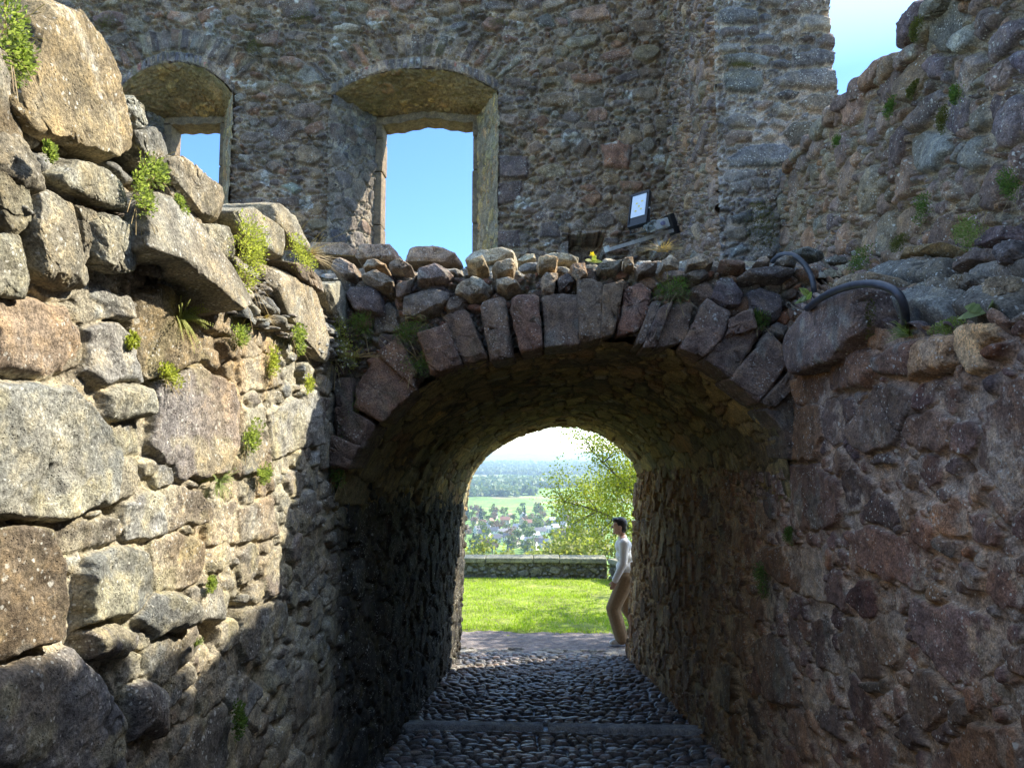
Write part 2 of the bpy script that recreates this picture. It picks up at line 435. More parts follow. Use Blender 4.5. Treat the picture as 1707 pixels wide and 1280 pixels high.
# single blocks ------------------------------------------------------------------
def rock(name, pts, nrm, front, back, seed, col, mat, parent, ex=0.42, noise=0.05, lean=(0.0, 0.0), n=130, m=70, facets=7, keep=0.86, speckle=0.35):
    """a block with the outline pts (3-D points in one plane), standing front metres proud and back metres into the wall"""
    rng = np.random.RandomState(seed)
    P = np.asarray(pts, float); nrm = np.asarray(nrm, float); nrm /= np.linalg.norm(nrm)
    c = P.mean(0); e1 = np.cross([0, 0, 1.0], nrm)
    if np.linalg.norm(e1) < 0.1: e1 = np.array([1.0, 0, 0])
    e1 /= np.linalg.norm(e1); e2 = np.cross(nrm, e1)
    xy = np.stack([(P - c) @ e1, (P - c) @ e2], 1)
    th = np.arange(n) * 2 * math.pi / n
    r = np.zeros(n)
    for k, a in enumerate(th):
        d = np.array([math.cos(a), math.sin(a)]); best = 0
        for (p, q) in zip(xy, np.roll(xy, -1, 0)):
            ed = q - p; den = d[0] * ed[1] - d[1] * ed[0]
            if abs(den) < 1e-12: continue
            t = (p[0] * ed[1] - p[1] * ed[0]) / den; s = (p[0] * d[1] - p[1] * d[0]) / den
            if t > 0 and -1e-6 <= s <= 1 + 1e-6: best = max(best, t)
        r[k] = best if best > 0 else r[k - 1]
    for _ in range(1): r = 0.25 * np.roll(r, 1) + 0.5 * r + 0.25 * np.roll(r, -1)
    size = r.mean()
    ph = np.linspace(-math.pi / 2, math.pi / 2, m)
    f = np.abs(np.cos(ph)) ** ex; dz = np.sign(np.sin(ph)) * np.abs(np.sin(ph)) ** (ex * 1.15)
    dep = np.where(dz > 0, dz * front, dz * back)
    X = np.outer(f, r * np.cos(th)); Y = np.outer(f, r * np.sin(th)); Z = np.repeat(dep[:, None], n, 1)
    Q = np.stack([X, Y, Z], -1).reshape(-1, 3)
    for k in range(facets):                        # knapped faces
        d = rng.normal(size=3); d[2] = abs(d[2]) * 0.9; d /= np.linalg.norm(d)
        s = Q @ d; lim = s.max() * rng.uniform(keep - 0.10, keep + 0.08)
        Q = Q - np.outer(np.clip(s - lim, 0, None) * 0.9, d)
    o = rng.rand(3) * 40
    nn = Q / (np.linalg.norm(Q, axis=1, keepdims=True) + 1e-9)
    amp = noise * size
    Q = Q + nn * (amp * (fbm3(Q + o, 1.1 / size, 4, 1) * 1.0 + fbm3(Q + o, 3.4 / size, 5, 3) * 0.75 - np.abs(fbm3(Q + o, 7.0 / size, 4, 5)) * 0.65) + 0.006 * fbm3(Q + o, 28.0, 4, 6) - 0.012 * sstep(fbm3(Q + o, 16.0, 3, 8), 0.45, 0.75))[:, None]
    crk = np.exp(-(fbm3(Q + o, 0.9 / size, 4, 31) / 0.03) ** 2) * sstep(fbm3(Q + o, 0.6 / size, 2, 35), 0.0, 0.3)
    Q = Q - nn * (0.010 * crk)[:, None]
    Q[:, 2] += lean[0] * Q[:, 0] + lean[1] * Q[:, 1]
    W = c + Q[:, :1] * e1 + Q[:, 1:2] * e2 + Q[:, 2:] * nrm
    cc = np.array(col) * (1 + 0.45 * fbm3(Q + o, 2.2 / max(size, 0.05), 5, 7))[:, None] * (1 + np.array([0.12, 0.02, -0.12]) * fbm3(Q + o, 0.9 / max(size, 0.05), 3, 8)[:, None])
    lp = sstep(fbm3(Q + o, 9.0, 5, 21), 0.18, 0.45)[:, None] * rng.uniform(0.1, 0.7); dk = sstep(fbm3(Q + o, 5.0, 4, 25), 0.25, 0.5)[:, None] * rng.uniform(0.0, 0.5)
    cc = cc * (1 - lp) + (cc.mean(1, keepdims=True) * 1.8 * np.array([1.0, 1.0, 0.84])) * lp
    cc = cc * (1 - dk * 0.6) * (1 - 0.5 * crk[:, None])
    C = np.concatenate([np.clip(cc, 0.01, 0.9), np.ones((len(W), 1))], 1)
    idx = np.arange(m * n).reshape(m, n)
    a = idx[:-1]; b = idx[1:]
    q = np.stack([a, np.roll(a, -1, 1), np.roll(b, -1, 1), b], -1).reshape(-1, 4)
    return link(name, mesh_np(name, W, q, C), mat, parent)
def rock_free(name, c, size, seed, col, mat, parent, yaw=0.0, **kw):
    """a loose lump at c with half sizes size (x, y, z)"""
    rng = np.random.RandomState(seed + 900)
    p2 = rand_poly(rng, 0, 0, size[0], size[2], rng.normal(0, 0.15), 8, 0.6)
    e1 = np.array([math.cos(yaw), math.sin(yaw), 0]); nr = np.array([math.sin(yaw), -math.cos(yaw), 0])
    pts = [np.array(c) + e1 * x + np.array([0, 0, 1.0]) * z for x, z in p2]
    return rock(name, pts, nr, size[1], size[1], seed, col, mat, parent, n=60, m=34, **kw)

# ------------------------------------------------------------------ the two passage walls
def pX(X, pts): return np.array([[(p := onX(a, b, X))[1], p[2]] for a, b in pts])      # (y, z) on a wall facing across the passage
def pY(Y, pts): return np.array([[(p := onY(a, b, Y))[0], p[2]] for a, b in pts])      # (x, z) on a wall facing the passage
def x_left(y, z):
    s = np.clip((y - YF) / (YE - YF), 0, 1)
    return XL + ((-1.02 - 0.04 * np.clip(-z, 0, 2.6)) - XL) * s
def x_right(y, z):
    s = np.clip((y - YF) / (YE - YF), 0, 1)
    return XR + ((1.12 - 0.07 * np.clip(-z, 0, 2.6)) - XR) * s

FL = [
    ([(-30, 500), (60, 498), (100, 520), (132, 570), (125, 605), (60, 622), (-30, 612)], dict(col=(0.246, 0.190, 0.134), prot=0.03)),
    ([(-60, 652), (100, 645), (140, 680), (183, 740), (180, 830), (100, 858), (-60, 852)], dict(col=(0.211, 0.211, 0.183), prot=0.04, edge=0.012)),
    ([(163, 655), (200, 640), (238, 650), (236, 690), (190, 704), (165, 690)], dict(col=(0.257, 0.239, 0.179), prot=0.045)),
    ([(258, 640), (330, 612), (385, 640), (390, 700), (380, 785), (300, 800), (250, 740)], dict(col=(0.191, 0.170, 0.149), prot=0.025)),
    ([(212, 490), (262, 470), (320, 560), (318, 608), (235, 628), (215, 580)], dict(col=(0.238, 0.196, 0.126), prot=0.03)),
    ([(125, 545), (180, 532), (212, 565), (235, 632), (165, 645), (130, 618)], dict(col=(0.225, 0.217, 0.193), prot=0.03)),
    ([(110, 480), (160, 470), (205, 490), (205, 528), (130, 532)], dict(col=(0.214, 0.207, 0.179), prot=0.03)),
    [(185, 712), (225, 705), (228, 750), (190, 755)], [(186, 775), (225, 768), (222, 825), (186, 830)],
    ([(80, 882), (130, 862), (190, 868), (186, 905), (85, 930)], dict(col=(0.225, 0.197, 0.148))),
    ([(-50, 890), (60, 880), (82, 930), (83, 1058), (-50, 1112)], dict(col=(0.177, 0.149, 0.114), prot=0.035, edge=0.012)),
    [(207, 838), (240, 822), (268, 830), (270, 888), (208, 897)], [(274, 822), (310, 808), (335, 830), (332, 870), (280, 882)],
    ([(130, 930), (180, 910), (240, 922), (248, 980), (235, 1014), (130, 1042)], dict(col=(0.204, 0.201, 0.169), prot=0.03)),
    [(253, 905), (300, 890), (334, 905), (335, 965), (262, 985)],
    ([(226, 1030), (240, 1000), (275, 985), (312, 1005), (312, 1050), (250, 1064)], dict(col=(0.228, 0.221, 0.186), prot=0.06, edge=0.05)),
    ([(132, 1055), (175, 1042), (220, 1060), (215, 1088), (140, 1095)], dict(prot=0.05, edge=0.04)),
    [(316, 985), (350, 972), (378, 985), (372, 1030), (322, 1035)],
    ([(-60, 1120), (100, 1086), (150, 1130), (190, 1200), (185, 1300), (-60, 1300)], dict(col=(0.167, 0.160, 0.153), prot=0.05, edge=0.05)),
    ([(202, 1140), (245, 1130), (265, 1160), (262, 1225), (205, 1235)], dict(prot=0.06, edge=0.05)),
    [(395, 690), (440, 680), (448, 780), (400, 790)], [(450, 690), (520, 650), (530, 740), (455, 760)], [(400, 600), (450, 590), (470, 640), (402, 650)],
    [(365, 570), (420, 555), (420, 590), (370, 600)], [(340, 840), (390, 830), (395, 900), (345, 905)], [(395, 850), (450, 830), (455, 890), (400, 900)],
]
def t_left(U, V, col, st):
    # rust-ochre film running down near the arch, straw-coloured lichen in the joints
    a = sstep(fbm(U * 3.5 + 9, V * 1.6, 4, 50), 0.05, 0.45) * sstep(U, 2.0, 2.9) * (1 - sstep(U, 3.6, 4.2)) * sstep(V, -0.7, 0.1)
    col = col * (1 - 0.5 * a[..., None]) + np.array([0.30, 0.19, 0.08]) * 0.5 * a[..., None]
    b = sstep(fbm(U * 8, V * 8, 4, 52), 0.15, 0.4)
    return col * (1 - 0.35 * b[..., None]) + np.array([0.36, 0.32, 0.17]) * 0.35 * b[..., None]
left_wall = None
def build_left():
    global left_wall
    us = spaced(1.0, YE, lambda y: min(0.013, max(0.0032, 0.75 * y * y / 870)))
    vs = np.concatenate([np.arange(-2.78, -0.95, 0.011), np.arange(-0.95, 0.60, 0.0042)])
    fixed = [(pX(XL, f[0]), f[1]) if isinstance(f, tuple) else (pX(XL, f), {}) for f in FL]
    h, C = rubble(us, vs, 11, PAL_LEFT, (0.31, 0.275, 0.20),
                  [(0.11, 0.19, 1.0, 1.8, 200, 0.05), (0.06, 0.12, 0.9, 2.0, 900, 0.10), (0.035, 0.065, 0.9, 2.2, 900, 0.12), (0.018, 0.035, 0.8, 2.4, 700, 0.15)],
                  fixed, gap=0.010, grow=0.014, prot=(0.004, 0.022), rot=0.10, box=0.9, recess=0.016, edge=0.018, warp=0.013, rough=0.010, mortar_rough=0.009, bury=0.012, holes=0.07, tilt=0.06, tint=t_left)
    U, V = np.meshgrid(us, vs, indexing='ij')
    keep = np.where(U < YF + 0.15, V < 0.56, V < -0.10 + 0.0 * U)
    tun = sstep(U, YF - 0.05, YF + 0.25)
    C[..., :3] *= (1 - tun[..., None]) + tun[..., None] * np.array([0.22, 0.22, 0.23])  # the tunnel's shade is painted into the wall colour here
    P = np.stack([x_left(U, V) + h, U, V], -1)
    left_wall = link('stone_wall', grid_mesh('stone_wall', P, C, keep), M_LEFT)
    tag(left_wall, 'sunlit rubble wall on the left with a stepped broken top of big boulders', 'wall')
    # rubble filling behind the top blocks
    us = spaced(0.9, 4.2, lambda y: max(0.006, y * y / 870)); vs = np.arange(0.0, 0.62, 0.008)
    h, C = rubble(us, vs, 12, PAL_LEFT, (0.27, 0.22, 0.15), [(0.06, 0.12, 1, 2, 120, 0.08), (0.03, 0.06, 1, 2, 400, 0.1), (0.015, 0.03, 1, 2, 700, 0.15)], prot=(0.02, 0.06), edge=0.03, rough=0.012, mortar_rough=0.014, recess=0.02)
    U, V = np.meshgrid(us, vs, indexing='ij')
    top = 0.44 + 0.03 * fbm(U * 4, U * 0, 3, 2)
    P = np.stack([XL + 0.02 - 0.40 * np.clip(V - 0.12, 0, 1) ** 1.3 + h, U, 0.50 + V * (top / 0.6)], -1)
    link('wall_core', grid_mesh('wall_core', P, C), M_LEFT, left_wall)
    # rough earth and rubble body of the wall
    b = MB(); b.box((-2.2, 5.2, -1.1), (0.93, 4.3, 1.62)); b.box((-2.3, 5.2, 0.7), (0.80, 4.3, 0.22))
    b.build('wall_body', M_LEFT_BODY, left_wall)
    # the big blocks of the broken top
    big = [
        ([(18, 40), (60, 2), (112, -18), (142, 40), (185, 88), (207, 138), (200, 170), (215, 230), (222, 298), (172, 272), (112, 240), (88, 252), (58, 225), (18, 180), (0, 100)], 0.05, (0.30, 0.235, 0.135), 'huge tan pitted block'),
        ([(70, 275), (110, 261), (165, 278), (205, 308), (222, 346), (200, 354), (150, 337), (98, 311)], 0.075, (0.235, 0.225, 0.175), None),
        ([(48, 330), (85, 306), (114, 340), (127, 400), (146, 460), (131, 493), (95, 488), (55, 452), (38, 390)], 0.06, (0.245, 0.22, 0.165), None),
        ([(148, 372), (185, 347), (222, 375), (227, 410), (215, 452), (185, 458), (155, 432), (146, 398)], 0.085, (0.30, 0.29, 0.235), 'pale round boulder with white lichen'),
        ([(116, 336), (150, 352), (148, 412), (130, 442), (118, 400)], 0.05, (0.19, 0.17, 0.13), None),
        ([(196, 166), (215, 159), (238, 184), (242, 210), (222, 217), (203, 197)], 0.05, (0.24, 0.235, 0.19), None),
        ([(213, 218), (250, 212), (269, 240), (277, 287), (242, 278), (222, 252)], 0.05, (0.185, 0.18, 0.155), None),
        ([(268, 258), (297, 261), (332, 284), (362, 310), (377, 346), (372, 378), (336, 372), (300, 337), (274, 290)], 0.05, (0.235, 0.205, 0.15), None),
        ([(325, 372), (376, 375), (388, 395), (381, 432), (355, 434), (333, 400)], 0.045, (0.215, 0.20, 0.155), None),
        ([(380, 350), (420, 344), (452, 360), (471, 386), (467, 432), (430, 412), (393, 386)], 0.04, (0.24, 0.215, 0.155), None),
        ([(432, 343), (460, 337), (487, 360), (503, 395), (517, 419), (487, 412), (463, 382)], 0.01, (0.27, 0.245, 0.185), None),
        ([(442, 450), (472, 440), (512, 464), (532, 520), (547, 570), (556, 607), (522, 597), (490, 562), (468, 510)], 0.04, (0.245, 0.215, 0.16), 'leaning flat slab beside the arch'),
        ([(536, 475), (562, 469), (582, 500), (590, 552), (566, 550), (547, 510)], 0.05, (0.23, 0.22, 0.175), None),
        ([(478, 432), (512, 444), (543, 480), (532, 492), (495, 462)], 0.06, (0.20, 0.16, 0.12), None),
        ([(270, 292), (300, 338), (332, 372), (334, 398), (300, 372), (262, 330)], 0.02, (0.22, 0.19, 0.14), None),
        ([(0, 240), (35, 262), (52, 300), (40, 380), (10, 400), (-40, 330)], 0.04, (0.23, 0.21, 0.15), None),
        ([(-60, 380), (20, 392), (42, 470), (30, 498), (-60, 492)], 0.04, (0.235, 0.22, 0.165), None),
        ([(-60, 60), (12, 90), (20, 180), (40, 250), (-10, 240), (-60, 200)], 0.02, (0.23, 0.18, 0.11), None),
    ]
    for i, (px, off, col, lab) in enumerate(big):
        X = XL + off * 0.75
        pts = [onX(a, b_, X) for a, b_ in px]
        o = rock('top_stone', pts, (1, 0, 0), 0.025, 0.30, 100 + i, tuple((np.array(col) * 0.9 + np.mean(col) * 0.1) * [1.0, 0.98, 0.9]), M_LEFT, left_wall, ex=0.36, noise=0.085, facets=8, n=190, m=96)
        if lab: o['label'] = lab
    # the long slanting slab: its lower edge hangs over the wall
    pts = [onX(a, b_, XL + 0.10) for a, b_ in [(236, 330), (264, 310), (302, 340), (332, 380), (367, 430), (397, 490), (409, 530), (386, 530), (332, 478), (278, 436), (222, 420), (228, 370)]]
    o = rock('top_stone', pts, (1, 0, 0.12), 0.04, 0.22, 150, (0.235, 0.215, 0.165), M_LEFT, left_wall, ex=0.26, noise=0.045, lean=(0.0, -0.08), facets=3, n=220, m=90)
    o['label'] = 'long flat slab slanting out over the wall face'
M_LEFT_BODY = stone_mat('wall_rubble_body', speck=0.1, moss=0.4)
build_left()

Z8 = lambda pts: zp(1200, 560, 3.367, pts)
Z8b = lambda pts: zp(1107, 830, 2.845, pts)
Z7 = lambda pts: zp(1440, 380, 4.266, pts)
FR = [
    (Z8([(420, 240), (600, 190), (640, 330), (560, 370), (440, 385)]), dict(col=(0.257, 0.148, 0.085))),
    (Z8([(640, 200), (680, 90), (860, 60), (910, 180), (880, 290), (640, 295)]), dict(col=(0.248, 0.148, 0.098), prot=0.045, edge=0.04)),
    (Z8([(905, 110), (960, 75), (1140, 30), (1100, 210), (930, 215)]), dict(col=(0.192, 0.120, 0.091), prot=0.05, edge=0.03)),
    (Z7([(385, 1080), (420, 820), (560, 760), (690, 790), (640, 900), (660, 970), (540, 1070)]), dict(col=(0.459, 0.303, 0.177), prot=0.045, edge=0.02)),
    (Z7([(680, 800), (730, 670), (940, 610), (980, 760), (900, 860), (920, 960), (800, 1020), (760, 950)]), dict(col=(0.532, 0.373, 0.211), prot=0.04, edge=0.02)),
    (Z7([(905, 880), (960, 820), (1060, 830), (1050, 890), (930, 930)]), dict(col=(0.240, 0.112, 0.062), prot=0.05)),
    (Z7([(920, 1080), (940, 1050), (1000, 1060), (990, 1220), (920, 1230)]), dict(col=(0.138, 0.099, 0.085))),
    (Z8([(600, 370), (690, 350), (700, 590), (640, 610), (605, 560), (590, 450)]), dict(col=(0.229, 0.154, 0.115))),
    (Z8([(695, 370), (760, 360), (780, 430), (715, 495)]), dict(col=(0.138, 0.093, 0.074))),
    (Z8([(770, 330), (850, 320), (775, 385)]), dict(col=(0.175, 0.120, 0.098))),
    (Z8([(750, 520), (800, 400), (900, 275), (1000, 290), (1085, 360), (1070, 450), (1010, 620), (880, 670), (760, 600)]), dict(col=(0.221, 0.148, 0.102), prot=0.03)),
    (Z8([(1075, 480), (1180, 420), (1310, 470), (1300, 620), (1150, 650), (1060, 600)]), dict(col=(0.240, 0.148, 0.098))),
    (Z8([(1310, 510), (1450, 500), (1500, 560), (1400, 655), (1300, 640)]), dict(col=(0.221, 0.134, 0.102))),
    (Z8([(700, 570), (740, 560), (810, 700), (760, 690), (705, 620)]), dict(col=(0.146, 0.099, 0.091))),
    (Z8([(865, 710), (915, 650), (985, 645), (985, 705)]), dict(col=(0.138, 0.099, 0.078), prot=0.02)),
    (Z8([(400, 740), (540, 730), (690, 830), (700, 1020), (600, 1080), (400, 1090)]), dict(col=(0.184, 0.105, 0.074), prot=0.02)),
    (Z8([(700, 800), (760, 730), (860, 830), (830, 960), (720, 980)]), dict(col=(0.175, 0.112, 0.082))),
    (Z8([(830, 950), (880, 880), (950, 900), (1015, 1040), (980, 1090), (830, 1020)]), dict(col=(0.146, 0.094, 0.076))),
    (Z8([(430, 400), (560, 390), (600, 560), (540, 700), (430, 690)]), dict(col=(0.229, 0.127, 0.068))),
    (Z8b([(905, 450), (950, 400), (1000, 410), (1025, 490), (1005, 560), (960, 565), (905, 500)]), dict(col=(0.138, 0.073, 0.059), prot=0.022, edge=0.012)),
    (Z8b([(1285, 190), (1390, 225), (1385, 280), (1300, 235)]), dict(col=(0.119, 0.084, 0.067))),
    (Z8b([(910, 180), (1000, 140), (1160, 180), (1250, 260), (1230, 420), (1090, 390), (960, 320)]), dict(col=(0.211, 0.120, 0.085), prot=0.025)),
    (Z8b([(480, 240), (600, 230), (760, 260), (770, 480), (650, 450), (560, 400), (500, 320)]), dict(col=(0.240, 0.127, 0.068))),
    (Z8b([(790, 350), (850, 350), (890, 480), (870, 550), (800, 490)]), dict(col=(0.165, 0.099, 0.078))),
    (Z8b([(710, 590), (780, 570), (810, 640), (810, 820), (740, 790), (715, 700)]), dict(col=(0.156, 0.094, 0.068))),
    (Z8b([(835, 640), (880, 580), (960, 600), (1010, 720), (1030, 870), (940, 860), (850, 740)]), dict(col=(0.203, 0.127, 0.085))),
    (Z8b([(990, 600), (1050, 560), (1150, 570), (1160, 660), (1100, 790), (1060, 790)]), dict(col=(0.211, 0.134, 0.085))),
    (Z8b([(450, 700), (530, 640), (590, 720), (650, 850), (640, 990), (540, 960), (480, 830)]), dict(col=(0.184, 0.110, 0.071), prot=0.03)),
    (Z8b([(330, 560), (420, 580), (440, 800), (370, 720)]), dict(col=(0.165, 0.099, 0.067))),
    (Z8b([(280, 850), (360, 780), (400, 850), (380, 1030), (300, 960)]), dict(col=(0.165, 0.106, 0.068))),
    (Z8b([(650, 870), (720, 880), (850, 1010), (860, 1140), (760, 1080), (670, 960)]), dict(col=(0.156, 0.105, 0.085))),
    (Z8b([(950, 870), (1050, 870), (1045, 940), (960, 910)]), dict(col=(0.130, 0.094, 0.068))),
    (Z8b([(1175, 900), (1220, 810), (1280, 830), (1390, 960), (1340, 1060), (1270, 1100), (1190, 1010)]), dict(col=(0.184, 0.120, 0.085))),
    (Z8b([(1380, 1000), (1450, 960), (1460, 1080), (1400, 1090)]), dict(col=(0.130, 0.093, 0.071))),
    (Z8b([(1310, 1120), (1360, 1050), (1385, 1110), (1345, 1190)]), dict(col=(0.119, 0.078, 0.067))),
    (Z8b([(1390, 1180), (1480, 1080), (1700, 1110), (1760, 1290), (1400, 1290)]), dict(col=(0.221, 0.127, 0.081), prot=0.03)),
    (Z8b([(1200, 480), (1350, 520), (1560, 580), (1600, 760), (1500, 880), (1380, 870), (1240, 740), (1180, 600)]), dict(col=(0.192, 0.127, 0.109), prot=0.012)),
    (Z8b([(1620, 720), (1760, 690), (1780, 840), (1660, 830)]), dict(col=(0.221, 0.134, 0.091))),
    (Z8b([(1460, 100), (1530, 80), (1540, 210), (1470, 190)]), dict(col=(0.184, 0.120, 0.098))),
    (Z8b([(1300, 20), (1440, 0), (1440, 150), (1330, 190), (1260, 110)]), dict(col=(0.275, 0.162, 0.102))),
    (Z8b([(1110, 1130), (1160, 1040), (1240, 1170), (1200, 1190)]), dict(col=(0.146, 0.094, 0.071))),
]
def ledge_z(y): return hist(y, [(0, 0.30), (2.05, 0.34), (2.85, 0.46), (3.0, 0.50), (3.4, 0.58), (4.0, 0.78), (5.0, 1.15), (6.2, 1.3)])
def t_right(U, V, col, st):
    a = sstep(fbm(U * 2.3 + 3, V * 1.5, 4, 60), 0.0, 0.5) * sstep(U, 2.6, 3.6)
    col = col * (1 - 0.25 * a[..., None]) + np.array([0.17, 0.105, 0.05]) * 0.25 * a[..., None]
    w = sstep(fbm(U * 11, V * 11, 4, 62), 0.42, 0.55)
    return col * (1 - 0.3 * w[..., None]) + np.array([0.40, 0.36, 0.30]) * 0.3 * w[..., None]
right_wall = None
def build_right():
    global right_wall
    us = spaced(1.5, YE, lambda y: min(0.013, max(0.0036, 0.75 * y * y / 950)))
    vs = np.concatenate([np.arange(-2.78, -1.2, 0.010), np.arange(-1.2, 0.95, 0.0046)])
    fixed = [(pX(XR, f[0]), f[1]) for f in FR]
    h, C = rubble(us, vs, 21, PAL_RIGHT, (0.42, 0.32, 0.24),
                  [(0.09, 0.17, 0.8, 1.7, 300, 0.05), (0.05, 0.10, 0.8, 1.9, 1000, 0.07), (0.025, 0.05, 0.8, 2.0, 1500, 0.08), (0.012, 0.025, 0.8, 2.2, 1500, 0.1)],
                  fixed, gap=0.012, grow=0.016, prot=(0.006, 0.026), recess=0.014, edge=0.010, warp=0.013, rough=0.008, mortar_rough=0.008, bury=0.005, holes=0.05, tilt=0.06, rot=0.6, box=0.35, tint=t_right)
    U, V = np.meshgrid(us, vs, indexing='ij')
    keep = np.where(U < YF + 0.15, V < ledge_z(U) + 0.02, V < -0.10)
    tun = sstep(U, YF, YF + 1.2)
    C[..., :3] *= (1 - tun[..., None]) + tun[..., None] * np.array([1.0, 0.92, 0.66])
    P = np.stack([x_right(U, V) - h, U, V], -1)
    right_wall = link('stone_wall', grid_mesh('stone_wall', P, C, keep, flip=True), M_RIGHT)
    tag(right_wall, 'shaded lower rubble wall on the right, purple-brown stones flush in tan mortar', 'wall')
    b = MB(); b.box((2.9, 4.95, -1.35), (1.50, 4.45, 1.45)); b.box((2.9, 7.0, 0.35), (1.45, 2.4, 0.45))
    b.build('wall_body', M_LEFT_BODY, right_wall)
    # the broken shelf between the lower and the upper wall
    us = spaced(1.5, 6.1, lambda y: min(0.02, max(0.005, y * y / 1100))); vs = np.arange(0, 0.95, 0.007)
    fx = [([(2.15, 0.1), (2.4, 0.08), (2.45, 0.3), (2.2, 0.34)], dict(prot=0.09)), ([(2.5, 0.1), (2.85, 0.12), (2.8, 0.34), (2.5, 0.32)], dict(prot=0.11, col=(0.17, 0.165, 0.14))),
          ([(2.1, 0.42), (2.75, 0.46), (2.7, 0.58), (2.15, 0.6)], dict(prot=0.10, col=(0.18, 0.165, 0.14))), ([(2.85, 0.45), (3.6, 0.5), (3.5, 0.68), (2.9, 0.66)], dict(prot=0.10, col=(0.19, 0.17, 0.135))),
          ([(3.3, 0.15), (3.7, 0.12), (3.75, 0.35), (3.35, 0.38)], dict(prot=0.08)), ([(1.7, 0.5), (2.05, 0.5), (2.05, 0.75), (1.72, 0.74)], dict(prot=0.10, col=(0.13, 0.12, 0.125)))]
    h, C = rubble(us, vs, 22, PAL_UPPER, (0.21, 0.17, 0.12), [(0.08, 0.16, 1.2, 2.6, 90, 0.06), (0.04, 0.08, 1, 2.4, 300, 0.08), (0.02, 0.04, 1, 2, 600, 0.12)], fx, prot=(0.03, 0.08), recess=0.02, edge=0.035, rough=0.014, mortar_rough=0.016, tilt=0.12)
    U, V = np.meshgrid(us, vs, indexing='ij')
    z0 = ledge_z(U) - 0.02; z1 = 0.80 + (U - 2.9) * 0.235; t = V / 0.94
    hz = z0 + (z1 - z0) * t; hx = XR + 0.015 + (XU - XR) * (t ** 1.25)
    nx, nz = -0.62, 0.78
    P = np.stack([hx + nx * h, U + 0 * h, hz + nz * h], -1)
    link('wall_shelf', grid_mesh('wall_shelf', P, C, flip=True), M_RIGHT, right_wall)
    # the big quoin where the arch meets the wall, and loose blocks on the shelf
    px = [(1312, 612), (1316, 560), (1345, 520), (1372, 492), (1392, 478), (1450, 474), (1488, 490), (1470, 522), (1440, 560), (1405, 600), (1352, 622), (1322, 628)]
    o = rock('top_stone', [onX(a, b_, XR - 0.05) for a, b_ in px], (-1, 0, 0.1), 0.05, 0.35, 201, (0.185, 0.135, 0.11), M_RIGHT, right_wall, ex=0.30, noise=0.075, facets=7, n=180, m=90)
    o['label'] = 'big dark quoin block under the hose'
    for i, (px, off, col) in enumerate([
        (Z7([(330, 740), (400, 600), (560, 520), (700, 530), (760, 600), (740, 660), (500, 760), (420, 790)]), 0.12, (0.16, 0.145, 0.125)),
        (Z7([(340, 560), (420, 440), (560, 350), (640, 420), (580, 490), (520, 540), (400, 600)]), 0.16, (0.19, 0.18, 0.15)),
        (Z7([(580, 470), (640, 380), (820, 330), (950, 340), (900, 400), (800, 480), (660, 510)]), 0.18, (0.165, 0.155, 0.13)),
        (Z7([(880, 540), (900, 430), (970, 370), (1090, 330), (1100, 470), (1010, 590), (950, 600)]), 0.10, (0.27, 0.235, 0.17)),
        (Z7([(680, 310), (730, 220), (850, 170), (1000, 160), (1010, 250), (860, 260), (720, 335)]), 0.30, (0.165, 0.14, 0.13)),
        (Z7([(970, 170), (1060, 110), (1180, 90), (1180, 270), (1060, 290)]), 0.22, (0.14, 0.13, 0.13)),
        (Z7([(820, 130), (880, 50), (960, 10), (1160, -10), (1170, 90), (980, 140), (850, 165)]), 0.40, (0.145, 0.115, 0.125)),
        (Z7([(240, 210), (330, 150), (560, 120), (670, 130), (660, 180), (380, 215), (260, 240)]), 0.42, (0.24, 0.19, 0.11)),
        (Z7([(60, 330), (160, 260), (330, 240), (600, 200), (590, 240), (430, 330), (280, 400), (220, 350)]), 0.36, (0.185, 0.16, 0.13)),
        ([(1380, 485), (1420, 462), (1470, 455), (1500, 470), (1455, 480)], 0.15, (0.23, 0.195, 0.145)),
    ]):
        rock('shelf_stone', [onX(a, b_, XR + off) for a, b_ in px], (-1, 0, 0.3), 0.06, 0.22, 220 + i, tuple(np.array(col) * [1.1, 0.98, 0.84]), M_RIGHT, right_wall, ex=0.36, noise=0.11, facets=9, n=160, m=80)
build_right()

def back_face(X, sg, y0, y1, z0, z1, seed, parent, thick, mat=None, pal=PAL_UPPER):  # unseen walls added to keep sky light out of the passage
    """wall stretches in the same masonry, added unseen behind the viewer"""
    us = np.concatenate([np.arange(y0, y1 - 1.6, 0.03), np.arange(y1 - 1.6, y1, 0.008)]); vs = np.arange(z0, z1, 0.010)
    h, C = rubble(us, vs, seed, pal, (0.31, 0.27, 0.20), [(0.09, 0.2, 0.8, 1.9, 400, 0.06), (0.05, 0.09, 0.8, 1.9, 900, 0.1), (0.025, 0.05, 0.8, 1.9, 900, 0.1)], prot=(0.004, 0.026), cell=0.02, edge=0.018, grow=0.014, rough=0.009, mortar_rough=0.009)
    U, V = np.meshgrid(us, vs, indexing='ij')
    link('unseen_wall_face', grid_mesh('unseen_wall_face', np.stack([X + sg * h, U, V], -1), C, flip=(sg < 0)), mat or M_RIGHT, parent)
    b = MB(); b.box((X - sg * (thick / 2 + 0.03), (y0 + y1) / 2, (z0 + z1) / 2 - 0.02), (thick / 2, (y1 - y0) / 2, (z1 - z0) / 2 - 0.03)); b.build('wall_body', M_LEFT_BODY, parent)
back_face(XL - 0.012, 1, -6.0, 1.14, -2.2, 1.0, 34, left_wall, 0.9, M_LEFT, PAL_LEFT)
back_face(XR + 0.012, -1, -6.0, 1.62, -2.2, 0.36, 35, right_wall, 0.9, None, PAL_RIGHT)
